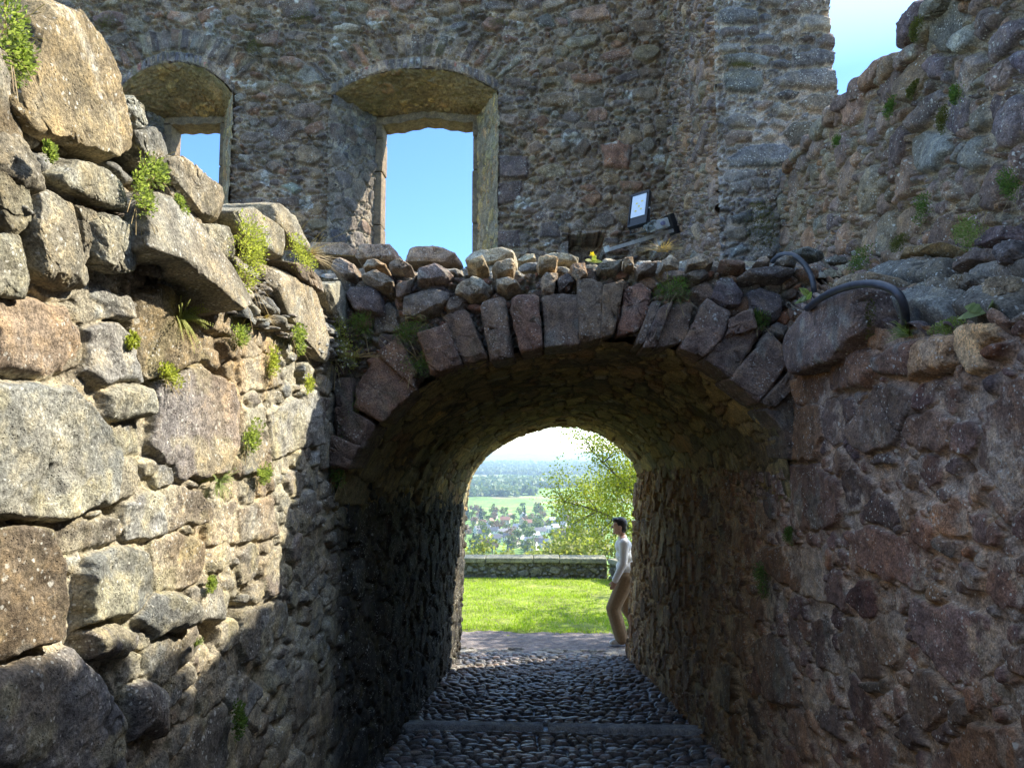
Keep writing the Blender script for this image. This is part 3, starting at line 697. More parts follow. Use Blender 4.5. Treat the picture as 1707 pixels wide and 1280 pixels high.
def unseen_end_wall():  # made-up cross wall out of view, added for shade and bounce light
    us = np.arange(-3.0, 3.0, 0.03); vs = np.arange(-2.2, 2.4, 0.03)
    h, C = rubble(us, vs, 37, PAL_UPPER, (0.30, 0.25, 0.18), [(0.09, 0.2, 0.8, 1.9, 300, 0.06), (0.05, 0.09, 0.8, 1.9, 600, 0.1)], prot=(0.01, 0.05), cell=0.03, edge=0.03)
    U, V = np.meshgrid(us, vs, indexing='ij')
    link('unseen_end_face', grid_mesh('unseen_end_face', np.stack([U, -5.5 + h, V], -1), C, flip=True), M_RIGHT, right_wall)
    b = MB(); b.box((0, -5.9, 0.1), (3.0, 0.35, 2.28)); b.build('wall_body', M_LEFT_BODY, right_wall)
unseen_end_wall()

# ------------------------------------------------------------------ upper right wall
Z6 = lambda pts: zp(1380, 0, 4.266, pts)
_ut = [onX(a, b, XU) for a, b in [(1372, 185), (1390, 168), (1420, 135), (1446, 112), (1480, 95), (1500, 85), (1540, 20)]]
def UTOP(y): return hist(y, [(0, 2.62), (2.6, 2.60), (3.0, 2.50), (3.3, 2.36)] + sorted([(p[1], p[2] - 0.035) for p in _ut]) + [(6.2, 2.24)])
def build_upper():
    us = spaced(1.3, 6.0, lambda y: min(0.016, max(0.0048, 0.8 * y * y / 1360))); vs = np.arange(0.55, 2.66, 0.0062)
    FU = [
        (Z6([(1150, 950), (1200, 780), (1290, 680), (1380, 700), (1370, 900), (1300, 1040), (1210, 1070)]), dict(col=(0.176, 0.140, 0.132), prot=0.06, edge=0.06)),
        (Z6([(510, 880), (640, 700), (760, 620), (785, 700), (660, 900), (540, 960)]), dict(col=(0.234, 0.177, 0.144), prot=0.055, edge=0.05)),
        (Z6([(1110, 420), (1140, 250), (1230, 160), (1385, 110), (1385, 240), (1250, 390), (1140, 470)]), dict(col=(0.208, 0.159, 0.144), prot=0.06, edge=0.03)),
        (Z6([(1300, 450), (1350, 350), (1440, 330), (1440, 560), (1340, 530)]), dict(col=(0.156, 0.122, 0.132), prot=0.07, edge=0.06)),
        (Z6([(560, 990), (640, 950), (800, 960), (860, 1040), (760, 1200), (640, 1250), (560, 1100)]), dict(col=(0.208, 0.189, 0.149), prot=0.045)),
        (Z6([(950, 1200), (960, 1080), (1020, 970), (1080, 980), (1085, 1180), (1030, 1240)]), dict(col=(0.202, 0.189, 0.155), prot=0.06)),
        (Z6([(60, 900), (60, 720), (140, 640), (210, 650), (190, 820), (130, 910)]), dict(col=(0.286, 0.177, 0.127), prot=0.05)),
        (Z6([(840, 340), (850, 240), (920, 180), (980, 220), (970, 330), (880, 400)]), dict(col=(0.247, 0.213, 0.155), prot=0.06)),
        (Z6([(650, 460), (700, 390), (790, 400), (780, 560), (700, 580)]), dict(col=(0.208, 0.146, 0.138), prot=0.06)),
        (Z6([(860, 600), (900, 470), (980, 370), (1070, 440), (1000, 570), (930, 680)]), dict(col=(0.247, 0.189, 0.149), prot=0.04)),
        (Z6([(860, 1150), (930, 1020), (970, 1010), (930, 1130), (880, 1170)]), dict(col=(0.195, 0.177, 0.149), prot=0.05)),
        (Z6([(1000, 110), (1060, 50), (1160, 80), (1150, 180), (1040, 310), (990, 270)]), dict(col=(0.240, 0.177, 0.144), prot=0.05)),
    ]
    fixed = [(pX(XU, f[0]), f[1]) for f in FU]
    def t_up(U, V, col, st):
        a = sstep(fbm(U * 3, V * 3, 4, 66), 0.1, 0.5) * (1 - 0.6 * st)
        return col * (1 - 0.4 * a[..., None]) + np.array([0.26, 0.19, 0.10]) * 0.4 * a[..., None]
    h, C = rubble(us, vs, 31, PAL_UPPER, (0.32, 0.26, 0.19),
                  [(0.09, 0.16, 0.7, 1.6, 200, 0.04), (0.05, 0.09, 0.7, 1.9, 700, 0.06), (0.025, 0.05, 0.7, 2.0, 1800, 0.1), (0.013, 0.025, 0.7, 2, 2500, 0.15)],
                  fixed, gap=0.012, prot=(0.015, 0.055), recess=0.018, edge=0.035, warp=0.012, rough=0.009, mortar_rough=0.010, holes=0.05, tilt=0.10, rot=0.55, box=0.3, tint=t_up)
    U, V = np.meshgrid(us, vs, indexing='ij')
    top = UTOP(U) + 0.03 * fbm(U * 3.4, U * 0, 3, 3)
    P = np.stack([XU - h + 0.05 * (V - 0.7), U, V], -1)
    w = link('stone_wall', grid_mesh('stone_wall', P, C, V < top, flip=True), M_RIGHT)
    tag(w, 'upper rubble wall at top right set back above the shelf, rounded stones in sandy mortar', 'wall')
    b = MB()
    for k in range(30):
        y0_ = 0.2 * k; t_ = float(UTOP(y0_ + 0.1)) - 0.03; b.box((2.21, y0_ + 0.1, (0.5 + t_) / 2), (0.26, 0.1, (t_ - 0.5) / 2))
    b.build('wall_body', M_LEFT_BODY, w)
    back_face(XU, -1, -6.0, 1.32, 0.0, 2.62, 36, w, 0.40)
    tops = [
        (Z6([(485, 345), (525, 200), (600, 95), (680, 5), (725, -30), (735, 20), (690, 150), (640, 250), (560, 355)]), (0.155, 0.115, 0.115)),
        (Z6([(690, 160), (730, 40), (800, -50), (880, -60), (850, 60), (760, 170)]), (0.205, 0.185, 0.14)),
        (Z6([(880, -40), (960, -120), (1080, -160), (1060, -60), (960, 20)]), (0.18, 0.15, 0.13)),
    ]
    for i, (px, col) in enumerate(tops):
        rock('top_stone', [onX(a, b_, XU + 0.02) for a, b_ in px], (-1, 0, 0.1), 0.07, 0.28, 300 + i, col, M_RIGHT, w, ex=0.6, noise=0.06)
    for k in range(12):                             # small broken stones along the stepped top
        y = 3.35 + 0.21 * k; q = np.random.RandomState(k)
        rock_free('top_stone', (XU + 0.13, y, float(UTOP(y)) - 0.01), (0.10 + 0.05 * q.rand(), 0.14, 0.045 + 0.03 * q.rand()), 360 + k, PAL_UPPER[(k * 3) % 7], M_RIGHT, w, yaw=1.5 + q.uniform(-0.3, 0.3))
    rng = np.random.RandomState(5)
    for k in range(9):                              # the rest of the top course, nearer than the picture shows
        y = 0.4 + 0.26 * k
        rock_free('top_stone', (XU + 0.16, y, float(UTOP(y)) + 0.05 * rng.rand()), (0.15, 0.19, 0.09 + 0.07 * rng.rand()), 330 + k, PAL_UPPER[k % 7], M_RIGHT, w, yaw=1.5)
build_upper()

# ------------------------------------------------------------------ return wall (buttress) at the right of the window wall
Z5 = lambda pts: zp(1100, 0, 2.909, pts)
def build_return():
    us = np.arange(XB - 0.02, 2.52, 0.0075); vs = np.arange(0.9, 5.6, 0.0085)
    FB = [[(270, 60), (340, 35), (480, 60), (480, 120), (300, 125)], [(515, 50), (590, 40), (645, 65), (600, 85)], [(670, 90), (760, 75), (835, 95), (835, 155), (680, 160)],
          [(285, 140), (410, 135), (412, 182), (300, 188)], ([(295, 270), (400, 255), (525, 280), (520, 325), (330, 322)], dict(col=(0.176, 0.176, 0.164))), [(640, 265), (760, 240), (868, 260), (868, 310), (650, 335)],
          ([(300, 360), (380, 335), (490, 350), (505, 420), (470, 465), (315, 450)], dict(col=(0.136, 0.136, 0.125))), [(525, 400), (620, 350), (800, 330), (875, 350), (870, 440), (740, 445), (560, 425)],
          [(555, 465), (620, 437), (680, 455), (650, 490), (580, 490)], [(520, 520), (580, 500), (665, 530), (640, 575), (560, 580)], [(665, 510), (740, 455), (835, 470), (800, 555), (700, 540)],
          [(305, 580), (380, 545), (470, 580), (460, 630), (330, 628)], ([(305, 660), (350, 635), (450, 640), (452, 690), (320, 712)], dict(col=(0.148, 0.104, 0.078))), [(480, 670), (530, 620), (580, 660), (560, 690)],
          ([(590, 660), (640, 595), (730, 590), (775, 620), (700, 700), (640, 720)], dict(col=(0.120, 0.108, 0.090))), ([(312, 770), (430, 705), (600, 695), (645, 740), (610, 812), (335, 822)], dict(col=(0.092, 0.092, 0.098))),
          [(335, 900), (410, 870), (450, 910), (430, 945), (335, 950)], [(335, 1050), (450, 1010), (452, 1080), (350, 1092)], ([(335, 1205), (400, 1180), (450, 1220), (345, 1255)], dict(col=(0.144, 0.144, 0.133))),
          [(440, 190), (500, 165), (570, 185), (530, 215), (450, 210)], [(570, 170), (620, 140), (670, 160), (650, 210), (580, 200)], [(750, 200), (810, 165), (858, 180), (855, 240), (770, 235)], [(530, 300), (600, 290), (640, 310), (620, 340), (540, 335)]]
    fixed = []
    for f in FB:
        p, o = f if isinstance(f, tuple) else (f, {})
        o = dict(o); o.setdefault('prot', 0.05); o.setdefault('edge', 0.045)
        fixed.append((pY(YT, Z5(p)), o))
    cl = [(0.10, 0.2, 1.3, 2.6, 120, 0.04), (0.05, 0.10, 1.2, 2.6, 400, 0.06), (0.025, 0.05, 1.1, 2.5, 1200, 0.1), (0.014, 0.025, 1, 2.4, 1500, 0.15)]
    h, C = rubble(us, vs, 41, PAL_TOWER, (0.38, 0.33, 0.29), cl, fixed, gap=0.014, prot=(0.02, 0.05), recess=0.02, edge=0.035, warp=0.010, rough=0.008, mortar_rough=0.008, tilt=0.07, rot=0.12, box=0.6)
    U, V = np.meshgrid(us, vs, indexing='ij')
    edge = pY(YT, [(1383, 20)])[0][0] + (3.9 - np.clip(V, 0, 5)) * 0.035 + 0.025 * np.round(fbm(V * 5, V * 0, 2, 3) * 2) / 2
    P = np.stack([U, YT - h, V], -1)
    w = link('return_wall', grid_mesh('return_wall', P, C, U < edge), M_TOWER)
    tag(w, 'tall buttress of big blue-grey blocks standing forward at the right end of the window wall', 'buttress')
    us = spaced(YT, YB + 0.05, lambda y: 0.012); vs = np.arange(0.9, 5.7, 0.010)
    h, C = rubble(us, vs, 42, PAL_UPPER, (0.36, 0.27, 0.215), cl, prot=(0.02, 0.07), recess=0.02, edge=0.04, rough=0.012, mortar_rough=0.012, tilt=0.14, rot=0.3, cell=0.014)
    U, V = np.meshgrid(us, vs, indexing='ij')
    P = np.stack([XB - h, U, V], -1)
    link('side_face', grid_mesh('side_face', P, C, flip=True), M_TOWER, w)
    b = MB(); b.box((1.87, 7.25, 3.3), (0.42, 1.24, 2.5)); b.build('wall_body', M_LEFT_BODY, w)
M_TOWER = stone_mat('buttress_stone', speck=0.7, moss=0.2, fine=0.6)
build_return()

# ------------------------------------------------------------------ the window wall
W_IN = [dict(l=-5.22, r=pY(YB, [(383, 300)])[0][0], spring=4.30, crown=4.70, ol=pY(9.1, [(292, 260)])[0][0], orr=pY(9.1, [(372, 260)])[0][0], top=pY(9.1, [(330, 214)])[0][1], wav=0.0),
        dict(l=pY(YB, [(551, 300)])[0][0], r=pY(YB, [(829, 300)])[0][0], spring=4.24, crown=4.545, ol=pY(9.1, [(641, 300)])[0][0], orr=pY(9.1, [(790, 300)])[0][0], top=pY(9.1, [(715, 213)])[0][1], wav=0.075)]
def arch_z(w, x):
    t = np.clip((np.asarray(x) - (w['l'] + w['r']) / 2) / ((w['r'] - w['l']) / 2), -1, 1)
    return w['spring'] + (w['crown'] - w['spring']) * (1 - np.abs(t) ** 2.2)
def build_back():
    us = np.arange(-6.4, XB + 0.02, 0.0095); vs = np.arange(0.95, 5.75, 0.0095)
    A = lambda p: pY(YB, zp(540, 0, 2.845, p)); Bz = lambda p: pY(YB, zp(0, 0, 2.845, p))
    fixed = [(A([(1310, 690), (1400, 665), (1465, 700), (1440, 810), (1330, 800)]), dict(col=(0.222, 0.122, 0.087), prot=0.06)), (A([(1170, 720), (1240, 645), (1272, 700), (1230, 758)]), dict(prot=0.07)),
             (A([(1490, 680), (1540, 645), (1592, 700), (1540, 735)]), dict(prot=0.06, col=(0.186, 0.153, 0.117))), (A([(1200, 950), (1290, 905), (1330, 940), (1270, 985)]), dict(prot=0.06)), A([(1210, 440), (1320, 440), (1330, 500), (1280, 520), (1215, 490)]),
             A([(1010, 450), (1180, 435), (1190, 510), (1020, 505)]), (A([(1150, 60), (1340, 20), (1370, 100), (1180, 110)]), dict(col=(0.201, 0.129, 0.092))), A([(1445, 100), (1600, 95), (1630, 160), (1460, 165)]), A([(990, 90), (1060, 65), (1110, 130), (1020, 140)]),
             A([(1030, 380), (1140, 360), (1140, 420), (1040, 420)]), (A([(830, 740), (970, 740), (970, 850), (830, 850)]), dict(col=(0.122, 0.092, 0.087))), (A([(820, 870), (940, 860), (940, 960), (820, 970)]), dict(col=(0.129, 0.098, 0.092))),
             (A([(815, 1100), (930, 1090), (930, 1180), (815, 1180)]), dict(col=(0.114, 0.085, 0.081))), A([(1030, 1060), (1110, 1050), (1120, 1130), (1020, 1130)]), (A([(980, 570), (1040, 540), (1070, 580), (1030, 610)]), {}),
             (Bz([(1395, 370), (1440, 310), (1500, 320), (1540, 400), (1450, 410)]), dict(col=(0.157, 0.141, 0.117))), (Bz([(1190, 830), (1260, 800), (1310, 840), (1220, 860)]), dict(col=(0.244, 0.202, 0.159))),
             (Bz([(1330, 880), (1390, 860), (1440, 900), (1400, 930)]), dict(col=(0.157, 0.165, 0.127))), (Bz([(440, 90), (530, 50), (600, 70), (590, 130), (450, 130)]), dict(col=(0.172, 0.104, 0.087))), Bz([(1200, 180), (1330, 140), (1310, 220), (1220, 230)]),
             (A([(40, 130), (110, 105), (175, 130), (160, 160), (50, 155)]), dict(col=(0.300, 0.251, 0.188))), (A([(30, 80), (60, 55), (95, 80), (60, 110)]), dict(col=(0.215, 0.190, 0.147)))]
    for w in W_IN:                                   # thin course of bricks on edge round the head of each opening
        n = 26
        for k in range(n):
            xa = w['l'] - 0.02 + (w['r'] - w['l'] + 0.04) * k / n; xb = w['l'] - 0.02 + (w['r'] - w['l'] + 0.04) * (k + 0.93) / n
            za, zb = arch_z(w, xa) + 0.015, arch_z(w, xb) + 0.015
            fixed.append(([(xa, za), (xb, zb), (xb, zb + 0.12), (xa, za + 0.12)], dict(prot=0.012, edge=0.012, col=[(0.13, 0.115, 0.115), (0.12, 0.10, 0.10), (0.15, 0.12, 0.115)][k % 3] if k not in (5, 19) else (0.26, 0.10, 0.085))))
        for k in range(15):                          # rough slabs set on edge above it
            xc = w['l'] - 0.1 + (w['r'] - w['l'] + 0.2) * (k + 0.5) / 15; z = float(arch_z(w, xc)) + 0.16; s = (xc - (w['l'] + w['r']) / 2) * 0.25
            fixed.append(([(xc - 0.055, z), (xc + 0.05, z), (xc + 0.05 + s, z + 0.25), (xc - 0.05 + s, z + 0.27)], dict(prot=0.03, edge=0.03)))
    def hole(U, V, m=0.0):
        k = np.zeros(np.broadcast(U, V).shape, bool)
        for w in W_IN: k |= (U > w['l'] - m) & (U < w['r'] + m) & (V < arch_z(w, U) + m)
        return k
    nl, nr, nz = pY(YB, [(948, 400)])[0][0], pY(YB, [(1008, 400)])[0][0], pY(YB, [(980, 392)])[0][1]
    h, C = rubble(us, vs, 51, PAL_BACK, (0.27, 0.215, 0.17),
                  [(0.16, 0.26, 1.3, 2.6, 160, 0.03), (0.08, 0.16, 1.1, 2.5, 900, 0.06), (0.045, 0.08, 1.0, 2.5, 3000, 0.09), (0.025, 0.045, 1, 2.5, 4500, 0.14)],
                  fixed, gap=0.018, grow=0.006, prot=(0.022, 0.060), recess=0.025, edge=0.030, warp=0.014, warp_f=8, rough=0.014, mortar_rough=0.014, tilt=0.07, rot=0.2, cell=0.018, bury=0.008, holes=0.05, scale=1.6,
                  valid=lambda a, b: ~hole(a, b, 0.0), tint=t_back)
    U, V = np.meshgrid(us, vs, indexing='ij')
    niche = (U > nl) & (U < nr + 0.05 * fbm(V * 6, V * 0, 2, 1)) & (V < nz + 0.03 * fbm(U * 5, U * 0, 2, 4))
    h = np.where(niche, -0.45 + h, h)
    C[niche, :3] *= 1.25
    kk = ~hole(U, V)
    P = np.stack([U, YB - h, V], -1)
    w0 = link('window_wall', grid_mesh('window_wall', P, C, kk), M_BACK)
    tag(w0, 'high dark rubble wall at the back with two deep window openings onto blue sky', 'wall')
    # body of the wall round the openings
    b = MB(); ya, yb = YB + 0.5, 9.26
    def bx(x0, x1, z0, z1, y0=ya, y1=yb): b.box(((x0 + x1) / 2, (y0 + y1) / 2, (z0 + z1) / 2), ((x1 - x0) / 2, (y1 - y0) / 2, (z1 - z0) / 2))
    bx(-8, W_IN[0]['l'] - 0.05, 0.6, 5.9); bx(W_IN[0]['r'] + 0.05, W_IN[1]['l'] - 0.05, 0.6, 5.9); bx(W_IN[1]['r'] + 0.05, 2.3, 0.6, 5.9); bx(-8, 2.3, 4.8, 6.0)
    bx(W_IN[0]['l'] - 0.04, W_IN[0]['r'] + 0.04, 0.6, 1.0); bx(W_IN[1]['l'] - 0.04, W_IN[1]['r'] + 0.04, 0.6, 1.0)
    b.build('wall_body', M_LEFT_BODY, w0)
    # reveals and heads of the openings
    for i, w in enumerate(W_IN):
        yo = 8.98
        fr = empty('window_opening'); fr.parent = w0
        for side, xi, xo in (('l', w['l'], w['ol'] - 0.10), ('r', w['r'], w['orr'] + 0.06)):
            us = np.arange(-0.06, 1.02, 0.0105); vs = np.arange(1.0, 4.62, 0.0105)
            h, C = rubble(us, vs, 60 + i * 4 + (side == 'r'), PAL_TOWER if side == 'l' else PAL_VAULT, (0.25, 0.225, 0.18) if side == 'l' else (0.24, 0.20, 0.14),
                          [(0.12, 0.22, 1.2, 2.2, 150, 0.05), (0.05, 0.1, 1, 2.2, 400, 0.08), (0.025, 0.05, 1, 2.2, 800, 0.12)], prot=(0.0, 0.03) if side == 'l' else (0.0, 0.012), recess=0.012, edge=0.02, rough=0.012, cell=0.02, bury=0.012 if side == 'r' else 0.0)
            U, V = np.meshgrid(us, vs, indexing='ij'); t = U / 1.01
            n = np.array([yo - YB, -(xo - xi)]); n = n / np.linalg.norm(n)
            if side == 'r': n = -n
            P = np.stack([xi + (xo - xi) * t + n[0] * h, YB + (yo - YB) * t + n[1] * h, V], -1)
            lim = (arch_z(w, xi + (xo - xi) * 0.02) + 0.03) * (1 - np.maximum(t, 0)) + (w['top'] + 0.16) * t
            link('reveal', grid_mesh('reveal', P, C, V < lim, flip=(side == 'r')), M_REVEAL, fr)
        us = np.linspace(0, 1, 230); vs = np.arange(0, 0.96, 0.011)
        width = w['r'] - w['l']
        h, C = rubble(us * width, vs, 70 + i, PAL_VAULT, (0.24, 0.19, 0.10), [(0.10, 0.25, 0.5, 1.5, 60, 0.1), (0.04, 0.1, 0.5, 1.8, 150, 0.1)], prot=(0.0, 0.015), recess=0.006, edge=0.02, rough=0.018, mortar_rough=0.014, cell=0.02, bury=0.02)
        U, V = np.meshgrid(us, vs, indexing='ij'); t = V / 0.95
        xin = w['l'] + width * U; xo = (w['ol'] - 0.10) + (w['orr'] - w['ol'] + 0.16) * U
        zi = arch_z(w, xin); zo = w['top'] + 0.10 + w['wav'] * 0.8 * np.exp(-((U - 0.5) / 0.28) ** 2)
        P = np.stack([xin + (xo - xin) * t, YB - 0.01 + (yo + 0.03 - YB) * t, zi + (zo - zi) * t ** 0.85 - h], -1)
        link('window_head', grid_mesh('window_head', P, C, flip=False), M_VAULT, fr)
        # dressed jambs and lintel of the outer frame
        m = MB()
        for x0, x1 in ((w['ol'] - 0.9, w['ol']), (w['orr'], w['orr'] + 0.9)):
            z = 0.9
            rng = np.random.RandomState(3 + i)
            while z < 4.75:
                hh = rng.uniform(0.35, 0.7); d = rng.uniform(-0.012, 0.012)
                m.box(((x0 + x1) / 2 + (d if x0 < w['ol'] - 0.5 else d), 9.12, z + hh / 2), ((x1 - x0) / 2, 0.135, hh / 2 - 0.004)); z += hh
        m.build('window_jamb', M_JAMB, fr, bevel=0.018)
        n = 24; m2 = MB(); ya_, yb_ = 8.98, 9.26
        xs = np.linspace(w['ol'] - 0.02, w['orr'] + 0.02, n + 1)
        zz = [w['top'] + w['wav'] * math.exp(-(((x - w['ol']) / (w['orr'] - w['ol']) - 0.5) / 0.26) ** 2) + 0.008 * math.sin(x * 31) for x in xs]
        for k in range(n):
            a, b2 = xs[k], xs[k + 1]
            m2.quad((a, ya_, zz[k]), (a, ya_, 4.95), (b2, ya_, 4.95), (b2, ya_, zz[k + 1])); m2.quad((a, ya_, zz[k]), (b2, ya_, zz[k + 1]), (b2, yb_, zz[k + 1] - 0.01), (a, yb_, zz[k] - 0.01)); m2.quad((a, yb_, zz[k] - 0.01), (b2, yb_, zz[k + 1] - 0.01), (b2, yb_, 4.95), (a, yb_, 4.95))
        m2.build('lintel', M_JAMB, fr)
    return w0
def t_back(U, V, col, st):
    m = sstep(fbm(U * 1.3, V * 1.3, 4, 80), 0.05, 0.45) * sstep(-U, -0.2, 2.0)
    col = col * (1 - 0.35 * m[..., None]) + np.array([0.085, 0.085, 0.045]) * 0.35 * m[..., None]
    pk = (sstep(U, -0.6, 0.2) * sstep(fbm(U * 1.1, V * 1.1, 3, 86), -0.5, 0.2) * (1 - st))[..., None]
    col = col * (1 - 0.5 * pk) + np.array([0.34, 0.265, 0.215]) * 0.5 * pk
    wh = sstep(fbm(U * 4.0 + 3, V * 4.0, 4, 83), 0.50, 0.56)
    return col * (1 - 0.75 * wh[..., None]) + np.array([0.42, 0.41, 0.38]) * 0.75 * wh[..., None]
M_JAMB = stone_mat('window_jamb_stone', speck=0.2, moss=0.2)
def _jamb_col(m, c):
    t = m.node_tree
    for n in list(t.nodes):
        if n.type == 'ATTRIBUTE':
            rgb = nd(t, 'ShaderNodeRGB'); rgb.outputs[0].default_value = (*c, 1)
            for l in list(n.outputs['Color'].links): t.links.new(rgb.outputs[0], l.to_socket)
            for l in list(n.outputs['Alpha'].links): l.to_socket.default_value = 1.0; t.links.remove(l)
_jamb_col(M_JAMB, (0.20, 0.155, 0.105)); _jamb_col(M_LEFT_BODY, (0.16, 0.135, 0.10))
M_REVEAL = stone_mat('reveal_stone', speck=0.3, moss=0.25, fine=0.6)
window_wall = build_back()

# ------------------------------------------------------------------ the arch over the passage
PF = [(548, 860), (557, 820), (575, 775), (600, 735), (640, 690), (695, 645), (770, 605), (870, 583), (965, 567), (1060, 566), (1160, 588), (1215, 620), (1265, 664), (1300, 712), (1319, 775), (1326, 840)]
PE = [(778, 850), (783, 800), (800, 772), (830, 745), (880, 722), (925, 711), (965, 712), (1005, 725), (1040, 752), (1062, 785), (1070, 815), (1072, 850)]
def resample(p, n):
    p = np.asarray(p); 
    for _ in range(2):
        q = np.empty((2 * len(p) - 2, 2)); q[0::2] = 0.75 * p[:-1] + 0.25 * p[1:]; q[1::2] = 0.25 * p[:-1] + 0.75 * p[1:]
        p = np.vstack([p[:1], q, p[-1:]])
    d = np.concatenate([[0], np.cumsum(np.linalg.norm(np.diff(p, axis=0), axis=1))]); s = np.linspace(0, d[-1], n)
    return np.stack([np.interp(s, d, p[:, 0]), np.interp(s, d, p[:, 1])], 1), d[-1]
SEC_F, LEN_F = resample(pY(YF, PF), 300)
SEC_E, LEN_E = resample(pY(YE, PE), 300)
Z4 = lambda pts: zp(500, 350, 4.2675, pts)
Zv = lambda pts: zp(550, 480, 2.134, pts)
Zt = lambda pts: zp(880, 380, 3.793, pts)
def build_arch():
    # barrel vault of thin rough stones
    vs = np.concatenate([np.arange(YF + 0.02, 5.5, 0.009), np.arange(5.5, YE + 0.005, 0.013)]); us = np.linspace(0, 3.0, 300)
    vv = vs - YF
    def t_v(U, V, col, st):
        g = sstep(fbm(U * 1.8, V * 1.2, 4, 90), -0.25, 0.4)
        return col * (1 - 0.3 * g[..., None]) + np.array([0.17, 0.135, 0.045]) * 0.3 * g[..., None]
    h, C = rubble(us, vv, 81, PAL_VAULT, (0.14, 0.11, 0.07), [(0.05, 0.085, 0.16, 0.30, 500, 0.05), (0.035, 0.06, 0.18, 0.4, 1500, 0.08), (0.018, 0.035, 0.25, 0.6, 2000, 0.12)], gap=0.008, grow=0.022, prot=(0.004, 0.014), recess=0.022, edge=0.007, rough=0.007, mortar_rough=0.010, tilt=0.05, warp=0.008, rot=0.07, box=1.0, layers=0.004, tint=t_v, holes=0.03)
    U, V = np.meshgrid(us, vv, indexing='ij'); t = (V / (YE - YF))[..., None]
    S = SEC_F[:, None, :] * (1 - t) + SEC_E[:, None, :] * t
    T = np.gradient(S, axis=0); N = np.stack([T[..., 1], -T[..., 0]], -1); N /= np.linalg.norm(N, axis=-1, keepdims=True)
    S = S + N * h[..., None]
    P = np.stack([S[..., 0], np.broadcast_to(vs[None, :], U.shape), S[..., 1]], -1)
    root = empty('stone_archway', (0, YF, 0.54))
    tag(root, 'round stone archway of dark radiating blocks with its vaulted passage', 'archway')
    def par(o):
        o.parent = root; o.matrix_parent_inverse = root.matrix_basis.inverted(); return o
    par(link('vault', grid_mesh('vault', P, C, flip=False), M_VAULT))
    # spandrel masonry
    us = np.arange(-1.30, 1.45, 0.0055); vs = np.arange(-0.45, 1.06, 0.0055)
    vals = [
        [(95, 420), (110, 330), (180, 250), (300, 360), (190, 470)], [(180, 240), (250, 180), (312, 300), (302, 355)], [(320, 170), (420, 140), (468, 272), (372, 310)], [(410, 108), (490, 84), (557, 245), (477, 268)],
        [(540, 60), (622, 48), (652, 240), (575, 258)], [(640, 50), (737, 38), (754, 210), (682, 228)], [(760, 40), (880, 28), (882, 196), (767, 208)], [(880, -20), (967, -4), (962, 178), (888, 192)],
        [(970, 10), (1042, -10), (1004, 165), (962, 182)], [(1050, 15), (1100, -10), (1138, 20), (1112, 142), (1022, 168)], [(1140, 60), (1177, 48), (1112, 200), (1085, 196)], [(1165, 80), (1212, 58), (1152, 212), (1110, 212)],
        [(1200, 80), (1282, 58), (1262, 192), (1145, 218)], [(1330, 50), (1412, 98), (1382, 187), (1322, 247), (1248, 212)], [(1410, 120), (1487, 83), (1502, 150), (1400, 188)], [(1380, 190), (1542, 138), (1422, 312), (1330, 252)],
        [(1550, 168), (1637, 258), (1522, 402), (1420, 322)], [(1640, 285), (1642, 352), (1562, 432), (1528, 402)], [(1642, 358), (1645, 520), (1600, 502), (1540, 432)], [(30, 340), (92, 328), (87, 440), (162, 482), (120, 562), (38, 520)],
        [(20, 525), (115, 565), (75, 640), (10, 640)], [(1604, 505), (1648, 525), (1650, 610), (1622, 600)]]
    vcol = [(0.115, 0.085, 0.075), (0.11, 0.085, 0.075), (0.115, 0.088, 0.08), (0.10, 0.085, 0.075), (0.11, 0.10, 0.092), (0.15, 0.10, 0.085), (0.115, 0.105, 0.095), (0.12, 0.11, 0.09), (0.115, 0.10, 0.075), (0.16, 0.095, 0.078), (0.10, 0.095, 0.09),
            (0.095, 0.085, 0.085), (0.115, 0.095, 0.08), (0.12, 0.098, 0.095), (0.11, 0.085, 0.08), (0.105, 0.085, 0.08), (0.105, 0.092, 0.09), (0.10, 0.09, 0.08), (0.10, 0.095, 0.085), (0.085, 0.072, 0.07), (0.09, 0.075, 0.07), (0.095, 0.085, 0.075)]
    for i, (p, c) in enumerate(zip(vals, vcol)):
        q = np.array(Zv(p)); cen = q.mean(0); q = cen + (q - cen) * 1.11
        o = par(rock('voussoir', [onY(a, b, YF - 0.02) for a, b in q], (0, -1, 0), 0.05 + 0.02 * ((i * 7) % 3), 0.34, 400 + i, tuple((np.array(c) * 0.6 + np.array([0.112, 0.09, 0.08]) * 0.4) * [1.5, 1.28, 1.06]), M_ARCH, None, ex=0.20, noise=0.075, facets=4, keep=0.94))
        if i == 9: o['label'] = 'reddish rounded voussoir right of the crown'
        if i == 5: o['label'] = 'brick-red squared voussoir near the crown'
